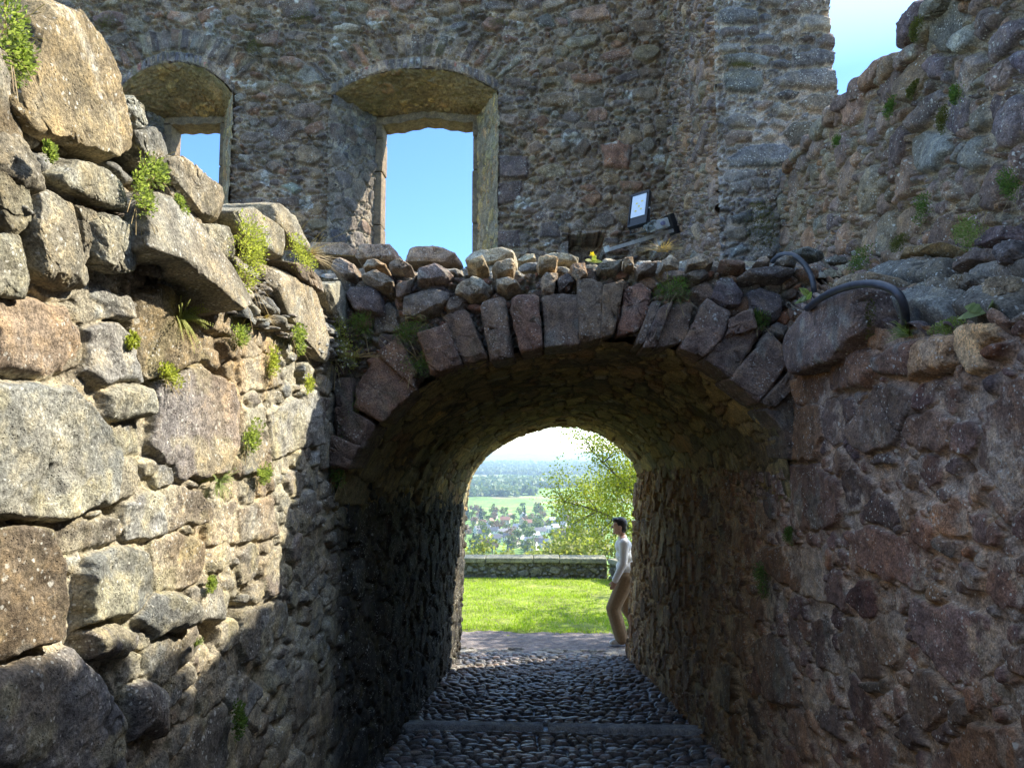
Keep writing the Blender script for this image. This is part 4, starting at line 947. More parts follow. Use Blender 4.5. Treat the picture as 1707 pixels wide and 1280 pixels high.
    sp = [(Z4, [(360, 540), (520, 540), (600, 640), (620, 760), (400, 740), (330, 620)], 0.03, (0.105, 0.095, 0.10)), (Z4, [(740, 620), (890, 560), (1060, 555), (1065, 640), (1000, 720), (850, 785), (735, 770)], 0.06, (0.125, 0.12, 0.115)),
          (Z4, [(680, 540), (810, 490), (780, 600), (700, 690)], 0.04, (0.115, 0.095, 0.085)), (Z4, [(425, 485), (540, 425), (672, 510), (660, 585), (540, 560)], 0.09, (0.18, 0.165, 0.14)), (Z4, [(845, 435), (960, 385), (1092, 450), (1040, 512), (838, 522)], 0.08, (0.155, 0.14, 0.145)),
          (Z4, [(628, 402), (720, 348), (802, 400), (740, 452), (640, 442)], 0.07, (0.20, 0.18, 0.155)), (Z4, [(1098, 560), (1230, 478), (1352, 510), (1342, 602), (1220, 642), (1110, 602)], 0.09, (0.19, 0.175, 0.145)),
          (Z4, [(1175, 402), (1300, 336), (1342, 398), (1262, 442)], 0.06, (0.25, 0.225, 0.16)), (Z4, [(1356, 402), (1532, 343), (1522, 472), (1398, 472)], 0.08, (0.22, 0.195, 0.145)), (Z4, [(1396, 500), (1500, 488), (1592, 540), (1480, 592), (1400, 562)], 0.09, (0.21, 0.19, 0.15)),
          (Z4, [(225, 350), (320, 350), (410, 400), (400, 480), (330, 500), (240, 440)], 0.04, (0.17, 0.15, 0.13)), (Z4, [(450, 385), (540, 365), (640, 400), (560, 430), (460, 440)], 0.05, (0.19, 0.16, 0.12)),
          (Z4, [(1060, 640), (1180, 600), (1200, 700), (1080, 760), (1040, 740)], 0.02, (0.11, 0.10, 0.09)),
          (Zt, [(1150, 460), (1200, 298), (1280, 288), (1352, 440), (1330, 502), (1230, 512)], 0.05, (0.095, 0.085, 0.10)), (Zt, [(1300, 285), (1560, 255), (1702, 278), (1600, 332), (1330, 322)], 0.09, (0.10, 0.095, 0.10)), (Zt, [(1380, 390), (1560, 370), (1602, 480), (1580, 622), (1400, 540)], 0.03, (0.095, 0.088, 0.098)),
          (Zt, [(1205, 220), (1370, 215), (1382, 270), (1215, 265)], 0.07, (0.12, 0.09, 0.08)), (Zt, [(255, 242), (360, 228), (372, 310), (330, 342), (278, 300)], 0.08, (0.21, 0.165, 0.125)), (Zt, [(826, 222), (900, 178), (952, 230), (952, 272), (826, 272)], 0.05, (0.22, 0.20, 0.165)),
          (Zt, [(1005, 212), (1100, 178), (1182, 210), (1120, 262), (1005, 252)], 0.06, (0.20, 0.185, 0.16)), (Zt, [(425, 232), (600, 216), (562, 285), (435, 292)], 0.07, (0.13, 0.13, 0.115)), (Zt, [(75, 330), (130, 280), (190, 282), (160, 445), (90, 440)], 0.04, (0.17, 0.15, 0.125)),
          (Zt, [(180, 330), (270, 280), (300, 350), (200, 420)], 0.02, (0.085, 0.082, 0.09)), (Zt, [(600, 205), (660, 190), (672, 250), (610, 270)], 0.06, (0.24, 0.20, 0.145)), (Zt, [(670, 250), (750, 228), (820, 235), (800, 290), (690, 320)], 0.05, (0.12, 0.105, 0.095)),
          (Zt, [(50, 205), (120, 185), (190, 200), (175, 262), (70, 270)], 0.06, (0.245, 0.21, 0.15)), (Zt, [(1420, 235), (1450, 200), (1500, 190), (1530, 240), (1490, 258)], 0.06, (0.15, 0.14, 0.135)), (Zt, [(840, 285), (920, 280), (1010, 300), (980, 350), (860, 340)], 0.03, (0.12, 0.095, 0.085)),
          (Zt, [(1490, 640), (1560, 600), (1640, 640), (1600, 720), (1500, 690)], 0.03, (0.10, 0.095, 0.095)), (Zt, [(980, 290), (1120, 280), (1145, 310), (1080, 355), (1000, 340)], 0.02, (0.11, 0.10, 0.09)),
          (Zt, [(1560, 210), (1610, 190), (1690, 200), (1700, 250), (1600, 256)], 0.06, (0.13, 0.125, 0.115))]
    for i, (Zf, p, off, c) in enumerate(sp):
        par(rock('facing_stone', [onY(a, b, YF - off * 0.6) for a, b in Zf(p)], (0, -1, 0.25), 0.05, 0.22, 450 + i, tuple(np.array(c) * [1.40, 1.22, 1.02]), M_ARCH, None, ex=0.42, noise=0.06, facets=6, keep=0.84))
    fx = []
    h, C = rubble(us, vs, 82, PAL_ARCH, (0.20, 0.165, 0.12), [(0.05, 0.11, 0.8, 1.8, 200, 0.05), (0.025, 0.05, 0.8, 2, 900, 0.08), (0.012, 0.025, 0.8, 2, 1500, 0.12)], fx, prot=(0.01, 0.045), recess=0.03, edge=0.02, rough=0.010, mortar_rough=0.012, rot=0.6, tilt=0.10, holes=0.05)
    U, V = np.meshgrid(us, vs, indexing='ij')
    sx = SEC_F[:, 0]; sz = SEC_F[:, 1]
    mono = np.maximum.accumulate(sx + np.arange(len(sx)) * 1e-6)
    lim = np.interp(us, mono, sz)
    out = (us < sx.min()) | (us > sx.max()); lim[out] = -9
    top = 0.99 + 0.035 * fbm(us * 5, us * 0, 3, 5)
    keep = (V > lim[:, None] + 0.02) & (V < top[:, None])
    P = np.stack([U, YF + 0.012 - h, V], -1)
    par(link('spandrel', grid_mesh('spandrel', P, C, keep), M_ARCH))
    # rough top of the arch, running back to the window wall
    us = np.arange(-1.75, 1.95, 0.012); vs = np.concatenate([np.arange(YF + 0.05, 5.3, 0.010), np.arange(5.3, YB + 0.1, 0.03)])
    h, C = rubble(us, vs, 83, PAL_LEFT, (0.24, 0.20, 0.13), [(0.08, 0.16, 1, 2, 200, 0.08), (0.04, 0.08, 1, 2, 600, 0.1), (0.02, 0.04, 1, 2, 900, 0.12)], prot=(0.02, 0.07), recess=0.02, edge=0.03, rough=0.014, mortar_rough=0.014, cell=0.02)
    U, V = np.meshgrid(us, vs, indexing='ij')
    Z = 0.97 + 0.22 * sstep(V, YF, 4.9) + 0.05 * fbm(U * 1.7, V * 1.7, 3, 6)
    P = np.stack([U, V, Z + h], -1)
    par(link('arch_top', grid_mesh('arch_top', P, C), M_LEFT))
    b = MB(); b.box((0.05, 6.76, 0.82), (1.5, 2.64, 0.13)); b.box((-1.02, 6.76, 0.72), (0.28, 2.63, 0.22)); b.box((1.13, 6.76, 0.72), (0.28, 2.63, 0.22)); b.box((-3.9, 8.2, 0.9), (2.6, 3.9, 0.12)); b.box((-5.5, 8.9, -0.8), (2.4, 0.6, 1.6)); b.box((4.5, 8.9, -0.8), (2.0, 0.6, 1.6))
    par(b.build('arch_filling', M_LEFT_BODY))
    # flat kerb slabs and lumps along the top edge
    kb = [([(505, 418), (520, 409), (590, 409), (594, 430), (560, 433), (510, 430)], 4.75, (0.26, 0.185, 0.12)), ([(594, 432), (600, 412), (665, 412), (674, 428), (668, 439), (600, 437)], 4.72, (0.25, 0.175, 0.12)),
          ([(674, 440), (684, 417), (730, 415), (765, 427), (772, 437), (740, 442), (680, 441)], 4.68, (0.25, 0.18, 0.125)), ([(775, 440), (790, 424), (840, 418), (862, 424), (862, 437), (800, 446)], 4.6, (0.29, 0.25, 0.175)),
          ([(862, 438), (876, 427), (892, 428), (894, 440), (870, 442)], 4.55, (0.25, 0.215, 0.14)), ([(896, 440), (905, 428), (940, 426), (965, 433), (960, 443), (905, 444)], 4.6, (0.27, 0.24, 0.17))]
    for i, (p, y, c) in enumerate(kb):
        par(rock('kerb_slab', [onY(a, b_, y) for a, b_ in p], (0, -1, 0.12), 0.08, 0.25, 500 + i, tuple(np.array(c) * 1.35), M_LEFT, None, ex=0.3, noise=0.05))
    rng = np.random.RandomState(77)
    for k in range(15):
        x = -1.5 + 3.25 * (k + rng.rand()) / 15; s = rng.uniform(0.03, 0.07)
        par(rock_free('rubble_stone', (x, YF + 0.08 + rng.rand() * 0.35, 1.0 + 0.05 * rng.rand() + (0.1 if x > 1 else 0)), (s * 1.6, s, s * 0.6), 520 + k, np.array(PAL_LEFT[k % 7]) * (1.0 if x < 0.6 else 0.75), M_LEFT, None, yaw=rng.uniform(-0.5, 0.5), facets=7, keep=0.8))
    return root
archway = build_arch()
# ------------------------------------------------------------------ cobbled ramp, threshold and terrace
def build_ground():
    us = np.arange(-1.42, 1.55, 0.0085); vs = np.concatenate([np.arange(4.5, 7.0, 0.0085), np.arange(7.0, 9.56, 0.012)])
    rng = np.random.RandomState(8); fx = []
    y = 4.5; row = 0
    while y < 9.6:
        dy = rng.uniform(0.058, 0.088); x = -1.45 + rng.rand() * 0.1
        while x < 1.5:
            a = rng.uniform(0.030, 0.074)
            yy = y + rng.uniform(-0.018, 0.018)
            if not (5.98 < yy < 6.24):
                fx.append((rand_poly(rng, x + a, yy, a * 0.94, dy * rng.uniform(0.40, 0.54), rng.normal(0, 0.16), 9, 0.15), dict(prot=rng.uniform(0.008, 0.028), edge=0.06)))
            x += 2 * a + 0.004
        y += dy; row += 1
    h, C = rubble(us, vs, 91, PAL_COB, (0.055, 0.05, 0.045), [], fx, gap=0.008, recess=0.010, warp=0.006, rough=0.002, mortar_rough=0.006, tilt=0.08, grow=0.003)
    U, V = np.meshgrid(us, vs, indexing='ij')
    P = np.stack([U, V, floor_z(V) + h + 0.012 * fbm(U * 1.4, V * 1.4, 3, 5)], -1)
    o = link('path', grid_mesh('path', P, C), M_COBBLE); tag(o, kind='structure')
    st = empty('stone_step', (0, 6.1, floor_z(6.1)))
    tag(st, 'narrow dressed stone strip in two lengths laid across the cobbled ramp', 'step')
    for x0, x1 in ((-1.35, -0.055), (-0.02, 1.42)):
        m = MB(); m.box(((x0 + x1) / 2, 0, 0.0), ((x1 - x0) / 2, 0.050, 0.045)); m.build('step_slab', M_STEP, st, bevel=0.012)
    # ramp continuing under and behind the viewer
    us = np.linspace(-12, 12, 60); vs = np.linspace(-20, 4.56, 90)
    U, V = np.meshgrid(us, vs, indexing='ij')
    P = np.stack([U, V, floor_z(np.maximum(V, -3)) - 0.02 + 0.02 * fbm(U * 0.8, V * 0.8, 3, 2)], -1)
    C = np.ones(U.shape + (4,)) * np.array([0.10, 0.09, 0.085, 1])
    o = link('courtyard_ground', grid_mesh('courtyard_ground', P, C), M_GRAVEL); tag(o, kind='structure')
    # threshold row of worn flat stones in the light
    us = np.arange(-1.7, 1.7, 0.012); vs = np.arange(9.5, 9.86, 0.010)
    h, C = rubble(us, vs, 93, [(0.30, 0.28, 0.24), (0.26, 0.245, 0.21), (0.22, 0.21, 0.19)], (0.15, 0.14, 0.11), [(0.10, 0.2, 1.2, 2, 60, 0.05), (0.04, 0.08, 1, 2, 200, 0.08)], prot=(0.01, 0.025), edge=0.03, rough=0.006)
    U, V = np.meshgrid(us, vs, indexing='ij')
    P = np.stack([U, V, floor_z(9.55) - 0.012 + h + 0 * U], -1)
    o = link('threshold', grid_mesh('threshold', P, C), M_LEFT); tag(o, kind='structure')
    # gravel walk and lawn of the terrace
    us = np.concatenate([np.arange(-14, -2.2, 0.4), np.arange(-2.2, 2.6, 0.03), np.arange(2.6, 14, 0.4)]); vs = np.arange(9.55, 11.5, 0.03)
    U, V = np.meshgrid(us, vs, indexing='ij')
    P = np.stack([U, V, ter_z(V) + 0.012 * fbm(U * 9, V * 9, 4, 2) + 0.008 * fbm(U * 1.3, V * 1.3, 2, 3)], -1)
    C = np.ones(U.shape + (4,)); C[..., :3] = np.array([0.20, 0.175, 0.165]) * (1 + 0.35 * fbm(U * 6, V * 6, 5, 4, 0.7)[..., None])
    o = link('gravel_path', grid_mesh('gravel_path', P, C), M_GRAVEL); tag(o, kind='structure')
    us = np.concatenate([np.arange(-20, -2.6, 0.5), np.arange(-2.6, 3.4, 0.04), np.arange(3.4, 20, 0.5)]); vs = np.arange(10.75, 17.2, 0.04)
    U, V = np.meshgrid(us, vs, indexing='ij')
    edge = 10.98 + 0.10 * fbm(U * 2.3, U * 0, 4, 3) - 0.03 * U
    P = np.stack([U, V, ter_z(V) + 0.02 * sstep(V, 0.0, 1.0) + 0.02 * sstep(V - edge, -0.1, 0.1) - 0.03 + 0.012 * fbm(U * 3, V * 3, 3, 2)], -1)
    C = np.ones(U.shape + (4,)); C[..., :3] = np.array([0.19, 0.23, 0.045]) * (1 + 0.55 * fbm(U * 3, V * 3, 5, 14)[..., None])
    o = link('lawn', grid_mesh('lawn', P, C), M_GRAVEL); tag(o, kind='structure')
    n = 42000; rng = np.random.RandomState(4)
    x = rng.uniform(-2.6, 3.2, n); y = 10.85 + 6.0 * rng.rand(n) ** 1.2
    ed = 10.98 + 0.10 * fbm(x * 2.3, x * 0, 4, 3) - 0.03 * x
    k = (y > ed + rng.normal(0, 0.05, n)) & (fbm(x * 1.6, y * 1.6, 4, 44) + 0.5 * rng.rand(n) > -0.12 + 0.35 * np.exp(-(y - ed) / 0.5)); x, y = x[k], y[k]; n = len(x)
    z = ter_z(y) + 0.005; a = rng.uniform(0, 6.28, n); hh = rng.uniform(0.02, 0.055, n) * (1 + 0.6 * fbm(x * 2, y * 2, 3, 6)); wd = 0.006 + 0.004 * rng.rand(n)
    lx, ly = rng.normal(0, 0.025, n), rng.normal(0, 0.025, n)
    A = np.stack([x - wd * np.cos(a), y - wd * np.sin(a), z], -1); B = np.stack([x + wd * np.cos(a), y + wd * np.sin(a), z], -1); T = np.stack([x + lx, y + ly, z + hh], -1)
    V3 = np.stack([A, B, T], 1).reshape(-1, 3)
    o = link('grass', mesh_np('grass', V3, np.arange(3 * n).reshape(-1, 3), tris=True, smooth=False), M_GRASS); tag(o, 'short sunny green grass of the terrace lawn', 'grass', kind='stuff')
def ter_z(y): return -2.505 - 0.036 * (np.asarray(y) - 9.6)
M_STEP = stone_mat('step_stone', speck=0.1, moss=0.1); _jamb_col(M_STEP, (0.36, 0.365, 0.36))
M_GRAVEL = stone_mat('gravel', speck=0.0, moss=0.05, fine=0.7)
M_GRASS = leaf_mat('grass_blade', (0.19, 0.29, 0.03), (0.33, 0.41, 0.06), 0.5)
build_ground()

# ------------------------------------------------------------------ terrace parapet
def parapet(name, p0, p1, zb, ht, seed, label, dark=1.0, n_slab=7):
    p0, p1 = np.array(p0, float), np.array(p1, float); d = p1 - p0; Ln = np.linalg.norm(d); d /= Ln; nr = np.array([d[1], -d[0]])
    us = np.arange(0, Ln, 0.016); vs = np.arange(-0.15, ht - 0.10, 0.012)
    h, C = rubble(us, vs, seed, [(0.16, 0.155, 0.125), (0.13, 0.125, 0.11), (0.19, 0.18, 0.14)], (0.11, 0.105, 0.08), [(0.08, 0.15, 1, 1.8, 80, 0.05), (0.04, 0.08, 1, 2, 300, 0.1)], prot=(0.01, 0.04), recess=0.02, edge=0.03, rough=0.01, cell=0.02)
    U, V = np.meshgrid(us, vs, indexing='ij')
    zz = zb(p0[1] + d[1] * U)
    P = np.stack([p0[0] + d[0] * U + nr[0] * h, p0[1] + d[1] * U + nr[1] * h, zz + V], -1)
    w = link(name, grid_mesh(name, P, C), M_LEFT); tag(w, label, 'parapet')
    zm = float(zb((p0[1] + p1[1]) / 2)); sl = float((zb(p1[1]) - zb(p0[1])) / Ln)
    ax = np.array([[d[0], d[1], sl], [-nr[0], -nr[1], 0], [0, 0, 1]])
    c = (p0 + p1) / 2
    b = MB(); b.box((c[0] - nr[0] * 0.27, c[1] - nr[1] * 0.27, zm + ht / 2 - 0.2), (Ln / 2, 0.235, ht / 2 + 0.09), ax); b.build('wall_body', M_LEFT_BODY, w)
    rng = np.random.RandomState(seed); s = 0
    cuts = np.cumsum(rng.uniform(0.7, 1.3, n_slab)); cuts = np.concatenate([[0], cuts / cuts[-1] * Ln])
    for a, b_ in zip(cuts[:-1], cuts[1:]):
        m = MB(); q = p0 + d * (a + b_) / 2 - nr * 0.25
        m.box((q[0], q[1], float(zb(q[1])) + ht - 0.05 + rng.uniform(-0.008, 0.008)), ((b_ - a) / 2 - 0.006, 0.31, 0.055), ax)
        m.build('coping_slab', M_COPE, w, bevel=0.02)
M_COPE = stone_mat('coping_stone', speck=0.6, moss=0.4); _jamb_col(M_COPE, (0.24, 0.235, 0.17))
parapet('parapet_wall', (-5.0, 16.9), (1.28, 16.9), ter_z, 0.46, 61, 'low stone parapet with flat coping slabs at the far end of the lawn')
parapet('parapet_wall', (1.34, 16.86), (3.9, 9.9), ter_z, 0.46, 62, 'low parapet running back towards the viewer on the right of the lawn')

# ------------------------------------------------------------------ small plants growing in the joints
def leaf_quads(V, F, c, ax, up, ln, wd, bend=0.2):
    """one pointed leaf of two quads from c along ax"""
    s = np.cross(ax, up); s = s / (np.linalg.norm(s) + 1e-9); b = len(V)
    m = c + ax * ln * 0.5 + up * ln * bend * 0.3; t = c + ax * ln - up * ln * bend * 0.4
    V += [c, m + s * wd, t, m - s * wd]; F.append((b, b + 1, b + 2, b + 3))
def tuft(name, c, nrm, size, style, seed, mat, label, cat='plant', group=None, dens=1.0, flower=None):
    rng = np.random.RandomState(seed); nrm = np.array(nrm, float); nrm /= np.linalg.norm(nrm); c = np.array(c, float)
    V, F = [], []
    W, H = size
    side = np.cross(nrm, [0, 0, 1.0]); side /= np.linalg.norm(side)
    upv = np.array([0, 0, 1.0])
    tips = []
    if style in ('leafy', 'moss', 'bush'):
        n = int({'leafy': 620, 'moss': 900, 'bush': 900}[style] * dens)
        dep = {'leafy': 0.75, 'moss': 0.3, 'bush': 0.8}[style]; H = H * 1.05; W = W * (1.5 if abs(nrm[0]) > 0.5 else 1.1)
        lobes = [(rng.uniform(-0.30, 0.30), rng.uniform(-0.34, 0.34), rng.uniform(0.24, 0.42)) for _ in range(7)] if style != 'moss' else [(rng.uniform(-0.07, 0.07), rng.uniform(-0.07, 0.07), rng.uniform(0.42, 0.5)) for _ in range(7)]
        for i in range(n):
            lx, lz, lr = lobes[rng.randint(7)]
            d = rng.normal(size=3); d /= np.linalg.norm(d); r = lr * rng.rand() ** 0.4
            p = c + side * (lx + d[0] * r) * W + upv * (lz + d[1] * r) * H + nrm * (abs(d[2]) * r * 1.5 + 0.05) * dep * min(W, H)
            ax = (side * d[0] + upv * (d[1] + 0.35) + nrm * (abs(d[2]) + 0.25)); ax /= np.linalg.norm(ax)
            s = (0.0085 if style == 'leafy' else 0.006) * rng.uniform(0.6, 1.5) * (0.6 + 2.5 * min(W, H))
            leaf_quads(V, F, p, ax, np.cross(ax, rng.normal(size=3)), s * 1.3, s * 0.42, 0.3)
            if i % 9 == 0: tips.append(p + nrm * 0.006)
    elif style in ('fern', 'grass', 'dry'):
        n = int({'fern': 22, 'grass': 60, 'dry': 46}[style] * dens)
        for i in range(n):
            a = rng.uniform(-1.4, 1.4); d = side * math.sin(a) * W + upv * math.cos(a) * H * rng.uniform(0.3, 1.0) * (1 if style != 'fern' or rng.rand() < 0.6 else -0.8) + nrm * rng.uniform(0.15, 0.6) * W
            b0 = c + side * rng.normal(0, 0.10) * W
            N = 6; pts = [b0 + d * (t / N) * rng.uniform(0.9, 1.05) - upv * 0.35 * H * (t / N) ** 2 for t in range(N + 1)]
            if style == 'fern':
                for t in range(1, N * 3):
                    q = t / (N * 3); k = int(q * N); p = pts[k] + (pts[min(k + 1, N)] - pts[k]) * (q * N - k)
                    ax = pts[min(k + 1, N)] - pts[k]; ax /= np.linalg.norm(ax); s2 = np.cross(ax, nrm); s2 /= np.linalg.norm(s2) + 1e-9
                    for sg in (-1, 1): leaf_quads(V, F, p, s2 * sg * 0.85 + ax * 0.5, nrm, 0.10 * W * (1.15 - q), 0.028 * W, 0.2)
            else:
                w = 0.0022 if style == 'dry' else 0.004
                for t in range(N):
                    s2 = np.cross(pts[t + 1] - pts[t], nrm); s2 = s2 / (np.linalg.norm(s2) + 1e-9); b = len(V); w0, w1 = w * (1 - t / N), w * (1 - (t + 1) / N) + 0.0003
                    V += [pts[t] - s2 * w0, pts[t] + s2 * w0, pts[t + 1] + s2 * w1, pts[t + 1] - s2 * w1]; F.append((b, b + 1, b + 2, b + 3))
                tips.append(pts[-1])
    elif style == 'broad':
        for i in range(int(7 * dens)):
            a = rng.uniform(-1.5, 1.5); d = side * math.sin(a) + upv * (math.cos(a) * 0.7 + 0.1) + nrm * rng.uniform(0.2, 0.8); d /= np.linalg.norm(d)
            up = nrm + upv * 0.5; tips.append(c + upv * 0.04); s = np.cross(d, up); s /= np.linalg.norm(s); ln = W * rng.uniform(0.5, 0.85); wd = ln * 0.22
            for t in range(5):
                q0, q1 = t / 5, (t + 1) / 5; f = lambda q: wd * math.sin(math.pi * (q * 0.9 + 0.08)) ; g = lambda q: c + d * ln * q - upv * 0.3 * ln * q * q
                b = len(V); V += [g(q0) - s * f(q0), g(q0) + s * f(q0), g(q1) + s * f(q1), g(q1) - s * f(q1)]; F.append((b, b + 1, b + 2, b + 3))
    o = link(name, mesh_np(name, np.array(V), np.array(F), smooth=False), mat)
    tag(o, label, cat, group)
    if style in ('leafy', 'bush') and W * H > 0.0035:       # last year's stalks and trailing stems
        V, F = [], []
        for i in range(12):
            a = rng.uniform(-1.3, 1.3); d = side * math.sin(a) * W * 0.8 + upv * math.cos(a) * H * rng.choice([0.75, -0.8]) + nrm * rng.uniform(0.1, 0.6) * W
            p0 = c + side * rng.normal(0, 0.15) * W
            for t in range(4):
                q0, q1 = p0 + d * t / 4 - upv * 0.2 * H * (t / 4) ** 2, p0 + d * (t + 1) / 4 - upv * 0.2 * H * ((t + 1) / 4) ** 2
                b = len(V); w_ = side * 0.0012; V += [q0 - w_, q0 + w_, q1 + w_, q1 - w_]; F.append((b, b + 1, b + 2, b + 3))
        link('dry_stem', mesh_np('dry_stem', np.array(V), np.array(F), smooth=False), M_DRY, o)
    if flower:
        for p in tips[:flower[1]]:
            V, F = [], []
            for k in range(5):
                a = k * 1.257 + rng.rand(); d = side * math.cos(a) + upv * math.sin(a) + nrm * 0.3
                leaf_quads(V, F, p + nrm * 0.012, d, nrm, flower[2], flower[2] * 0.38, 0.1)
            link('flower', mesh_np('flower', np.array(V), np.array(F), smooth=False), flower[0], o)
    return o
def plants():
    NL, NF, NR = (1, 0, 0.15), (0, -1, 0.15), (-1, 0, 0.15)
    L = lambda px, py, off=0.07: onX(px, py, XL + off)
    A = lambda px, py, off=0.06: onY(px, py, YF - off)
    R = lambda px, py, off=0.03: onX(px, py, XR - off)
    U_ = lambda px, py, off=0.05: onX(px, py, XU - off)
    k = 0
    def add(name, c, n, w, h, style, mat, label, **kw):
        nonlocal k; k += 1
        d = np.dot(np.array(c), FWD) / F_PX
        tuft(name, c, n, (w * d, h * d), style, 700 + k, mat, label, **kw)
    add('wall_plant', L(250, 282, 0.10), NL, 52, 46, 'leafy', M_LEAF, 'bright green leafy plant between the grey blocks at the top of the left wall')
    add('wall_plant', L(230, 325, 0.10), NL, 34, 70, 'leafy', M_LEAF, 'upright bright green plant beside the pale round boulder')
    add('wall_plant', L(402, 440, 0.05), NL, 66, 120, 'bush', M_LEAFY, 'largest yellow-green cushion, hanging beside the long slanting slab', dens=1.9)
    add('wall_fern', L(302, 530, 0.04), NL, 62, 62, 'fern', M_LEAFY, 'pale green fern rosette just under the long slanting slab')
    add('wall_plant', L(10, 60, 0.10), NL, 50, 120, 'leafy', M_LEAF, 'sunlit green plant on the huge tan block at the left edge', dens=1.4)
    add('wall_plant', L(392, 556, 0.03), NL, 44, 38, 'leafy', M_LEAF, 'small green plant right under the tip of the slanting slab')
    add('wall_plant', L(500, 430, 0.04), NL, 92, 52, 'bush', M_LEAFY, 'broad mossy clump on the wall top where left wall meets arch', dens=1.4)
    add('dry_grass', L(515, 428, 0.05), NL, 70, 60, 'dry', M_DRY, 'reddish dry stalks above the mossy clump beside the arch top')
    add('wall_plant', L(490, 566, 0.06), NL, 34, 40, 'leafy', M_LEAF, 'small green plant growing on the leaning flat slab')
    add('wall_plant', L(450, 606, 0.02), NL, 22, 44, 'leafy', M_LEAFY, 'thin yellow-green plant in a joint below the leaning slab')
    add('wall_plant', A(566, 575, 0.10), NF, 60, 78, 'bush', M_LEAFY, 'white-flowered plant hanging in the corner of left wall and arch', flower=(M_PETALW, 26, 0.006), dens=1.2)
    add('dry_grass', A(590, 596, 0.10), NF, 60, 30, 'dry', M_DRY, 'rusty dry twigs below the white-flowered corner plant')
    add('wall_plant', L(278, 630, 0.02), NL, 42, 34, 'leafy', M_LEAFY, 'small yellow-green plant in the joint above the biggest brown wall stone')
    add('wall_plant', L(411, 730, 0.02), NL, 36, 46, 'leafy', M_LEAF, 'green plant halfway down the sunlit wall in the ochre stain')
    add('wall_fern', L(364, 805, 0.03), NL, 46, 44, 'fern', M_LEAF, 'bright fern tuft left of the arch below the biggest brown wall stone')
    add('wall_plant', L(434, 790, 0.02), NL, 28, 34, 'leafy', M_LEAF, 'small plant near the shadow edge right of the bright fern tuft')
    add('wall_plant', L(348, 976, 0.02), NL, 22, 24, 'leafy', M_LEAF, 'tiny vivid green plant low on the sunlit wall')
    add('wall_plant', L(325, 1076, 0.03), NL, 20, 26, 'grass', M_LEAF, 'tiny grass tuft at the lower edge of the sunlight')
    add('wall_plant', L(296, 345, 0.10), NL, 22, 24, 'leafy', M_LEAF, 'little plant on top of the slanting slab')
    add('wall_plant', L(80, 253, 0.10), NL, 22, 24, 'leafy', M_LEAF, 'tiny plant under the huge tan block')
    add('wall_plant', L(215, 566, 0.03), NL, 16, 24, 'leafy', M_LEAFY, 'tiny sprout in a vertical joint left of the fern rosette')
    add('wall_plant', L(510, 640, 0.02), NL, 18, 26, 'leafy', M_LEAFY, 'tiny yellowish plant close to the sunlit wall end')
    add('wall_plant', L(440, 535, 0.02), NL, 36, 50, 'dry', M_DRY, 'dry pale grass between the slanting and the leaning slab', cat='grass')
    add('wall_plant', L(390, 1200, 0.04), NL, 30, 50, 'leafy', M_LEAFD, 'dark plant in the shaded bottom of the left wall')
    add('wall_plant', A(610, 552), NF, 46, 50, 'bush', M_LEAFD, 'dark green cushion at the left end of the arch face')
    add('wall_plant', A(684, 557), NF, 46, 44, 'bush', M_LEAFD, 'upper of two dark cushions between the left voussoirs')
    add('wall_plant', A(697, 606), NF, 48, 44, 'bush', M_LEAFD, 'lower of two dark cushions between the left voussoirs')
    add('wall_plant', A(1117, 486), NF, 50, 46, 'bush', M_LEAFD, 'dark cushion on the arch face right of the crown')
    add('wall_plant', A(1262, 535), NF, 32, 32, 'bush', M_LEAFD, 'small dark cushion near the right end of the arch face')
    add('wall_plant', A(580, 690), NF, 34, 120, 'moss', M_LEAFD, 'dark ivy streak down the shaded corner left of the arch')
    add('wall_plant', A(566, 790), NF, 26, 50, 'leafy', M_LEAFD, 'small dark plant in the black corner below the ivy streak')
    add('dry_grass', A(1105, 420, -0.2), NF, 40, 40, 'dry', M_DRY, 'pale dry grass tuft on the arch top under the floodlight', cat='grass')
    add('dry_grass', A(690, 530), NF, 24, 50, 'dry', M_DRY, 'thin dry stalks on the left voussoirs', cat='grass')
    add('dandelion', A(987, 437, -0.25), NF, 22, 18, 'broad', M_LEAFY, 'yellow dandelion on the arch top near the dark wall niche', cat='flower', flower=(M_PETALY, 1, 0.018))
    add('wall_plant', R(1625, 392, -0.38), NR, 62, 52, 'bush', M_LEAF, 'bright green bush on the shelf against the upper right wall', dens=1.3)
    add('wall_plant', R(1445, 432, -0.34), NR, 66, 42, 'bush', M_LEAFD, 'darker green bush on the shelf left of the bright one')
    add('grass_tuft', R(1515, 560, 0.0), NR, 44, 62, 'grass', M_LEAF, 'fresh grass tuft on the edge of the right wall beside the hose end', cat='grass')
    add('wall_plant', R(1580, 545, 0.0), NR, 90, 24, 'moss', M_LEAF, 'green trailing strip along the edge of the lower right wall')
    add('wall_plant', R(1645, 520, -0.02), NR, 60, 50, 'broad', M_LEAF, 'broad-leaved green plant on the right wall edge')
    add('wall_plant', R(1352, 497, 0.10), NR, 44, 40, 'broad', M_LEAF, 'broad-leaved plant where the two hose ends meet')
    add('moss_patch', R(1450, 530, 0.03), NR, 44, 70, 'moss', M_MOSS, 'olive moss patch beside the big dark quoin block', cat='moss')
    add('wall_plant', R(1320, 893), NR, 24, 26, 'bush', M_LEAFD, 'small dark fern on the right wall at the passage corner')
    add('wall_plant', R(1280, 970), NR, 36, 46, 'bush', M_LEAFD, 'dark green plant inside the passage on the right wall')
    add('moss_patch', onY(1270, 380, 5.85), NF, 50, 110, 'moss', M_MOSS, 'large olive moss hanging in the corner below the buttress', cat='moss', dens=1.6)
    add('wall_plant', U_(1546, 350), NR, 30, 42, 'bush', M_LEAFD, 'green plant in the lower middle of the upper right wall')
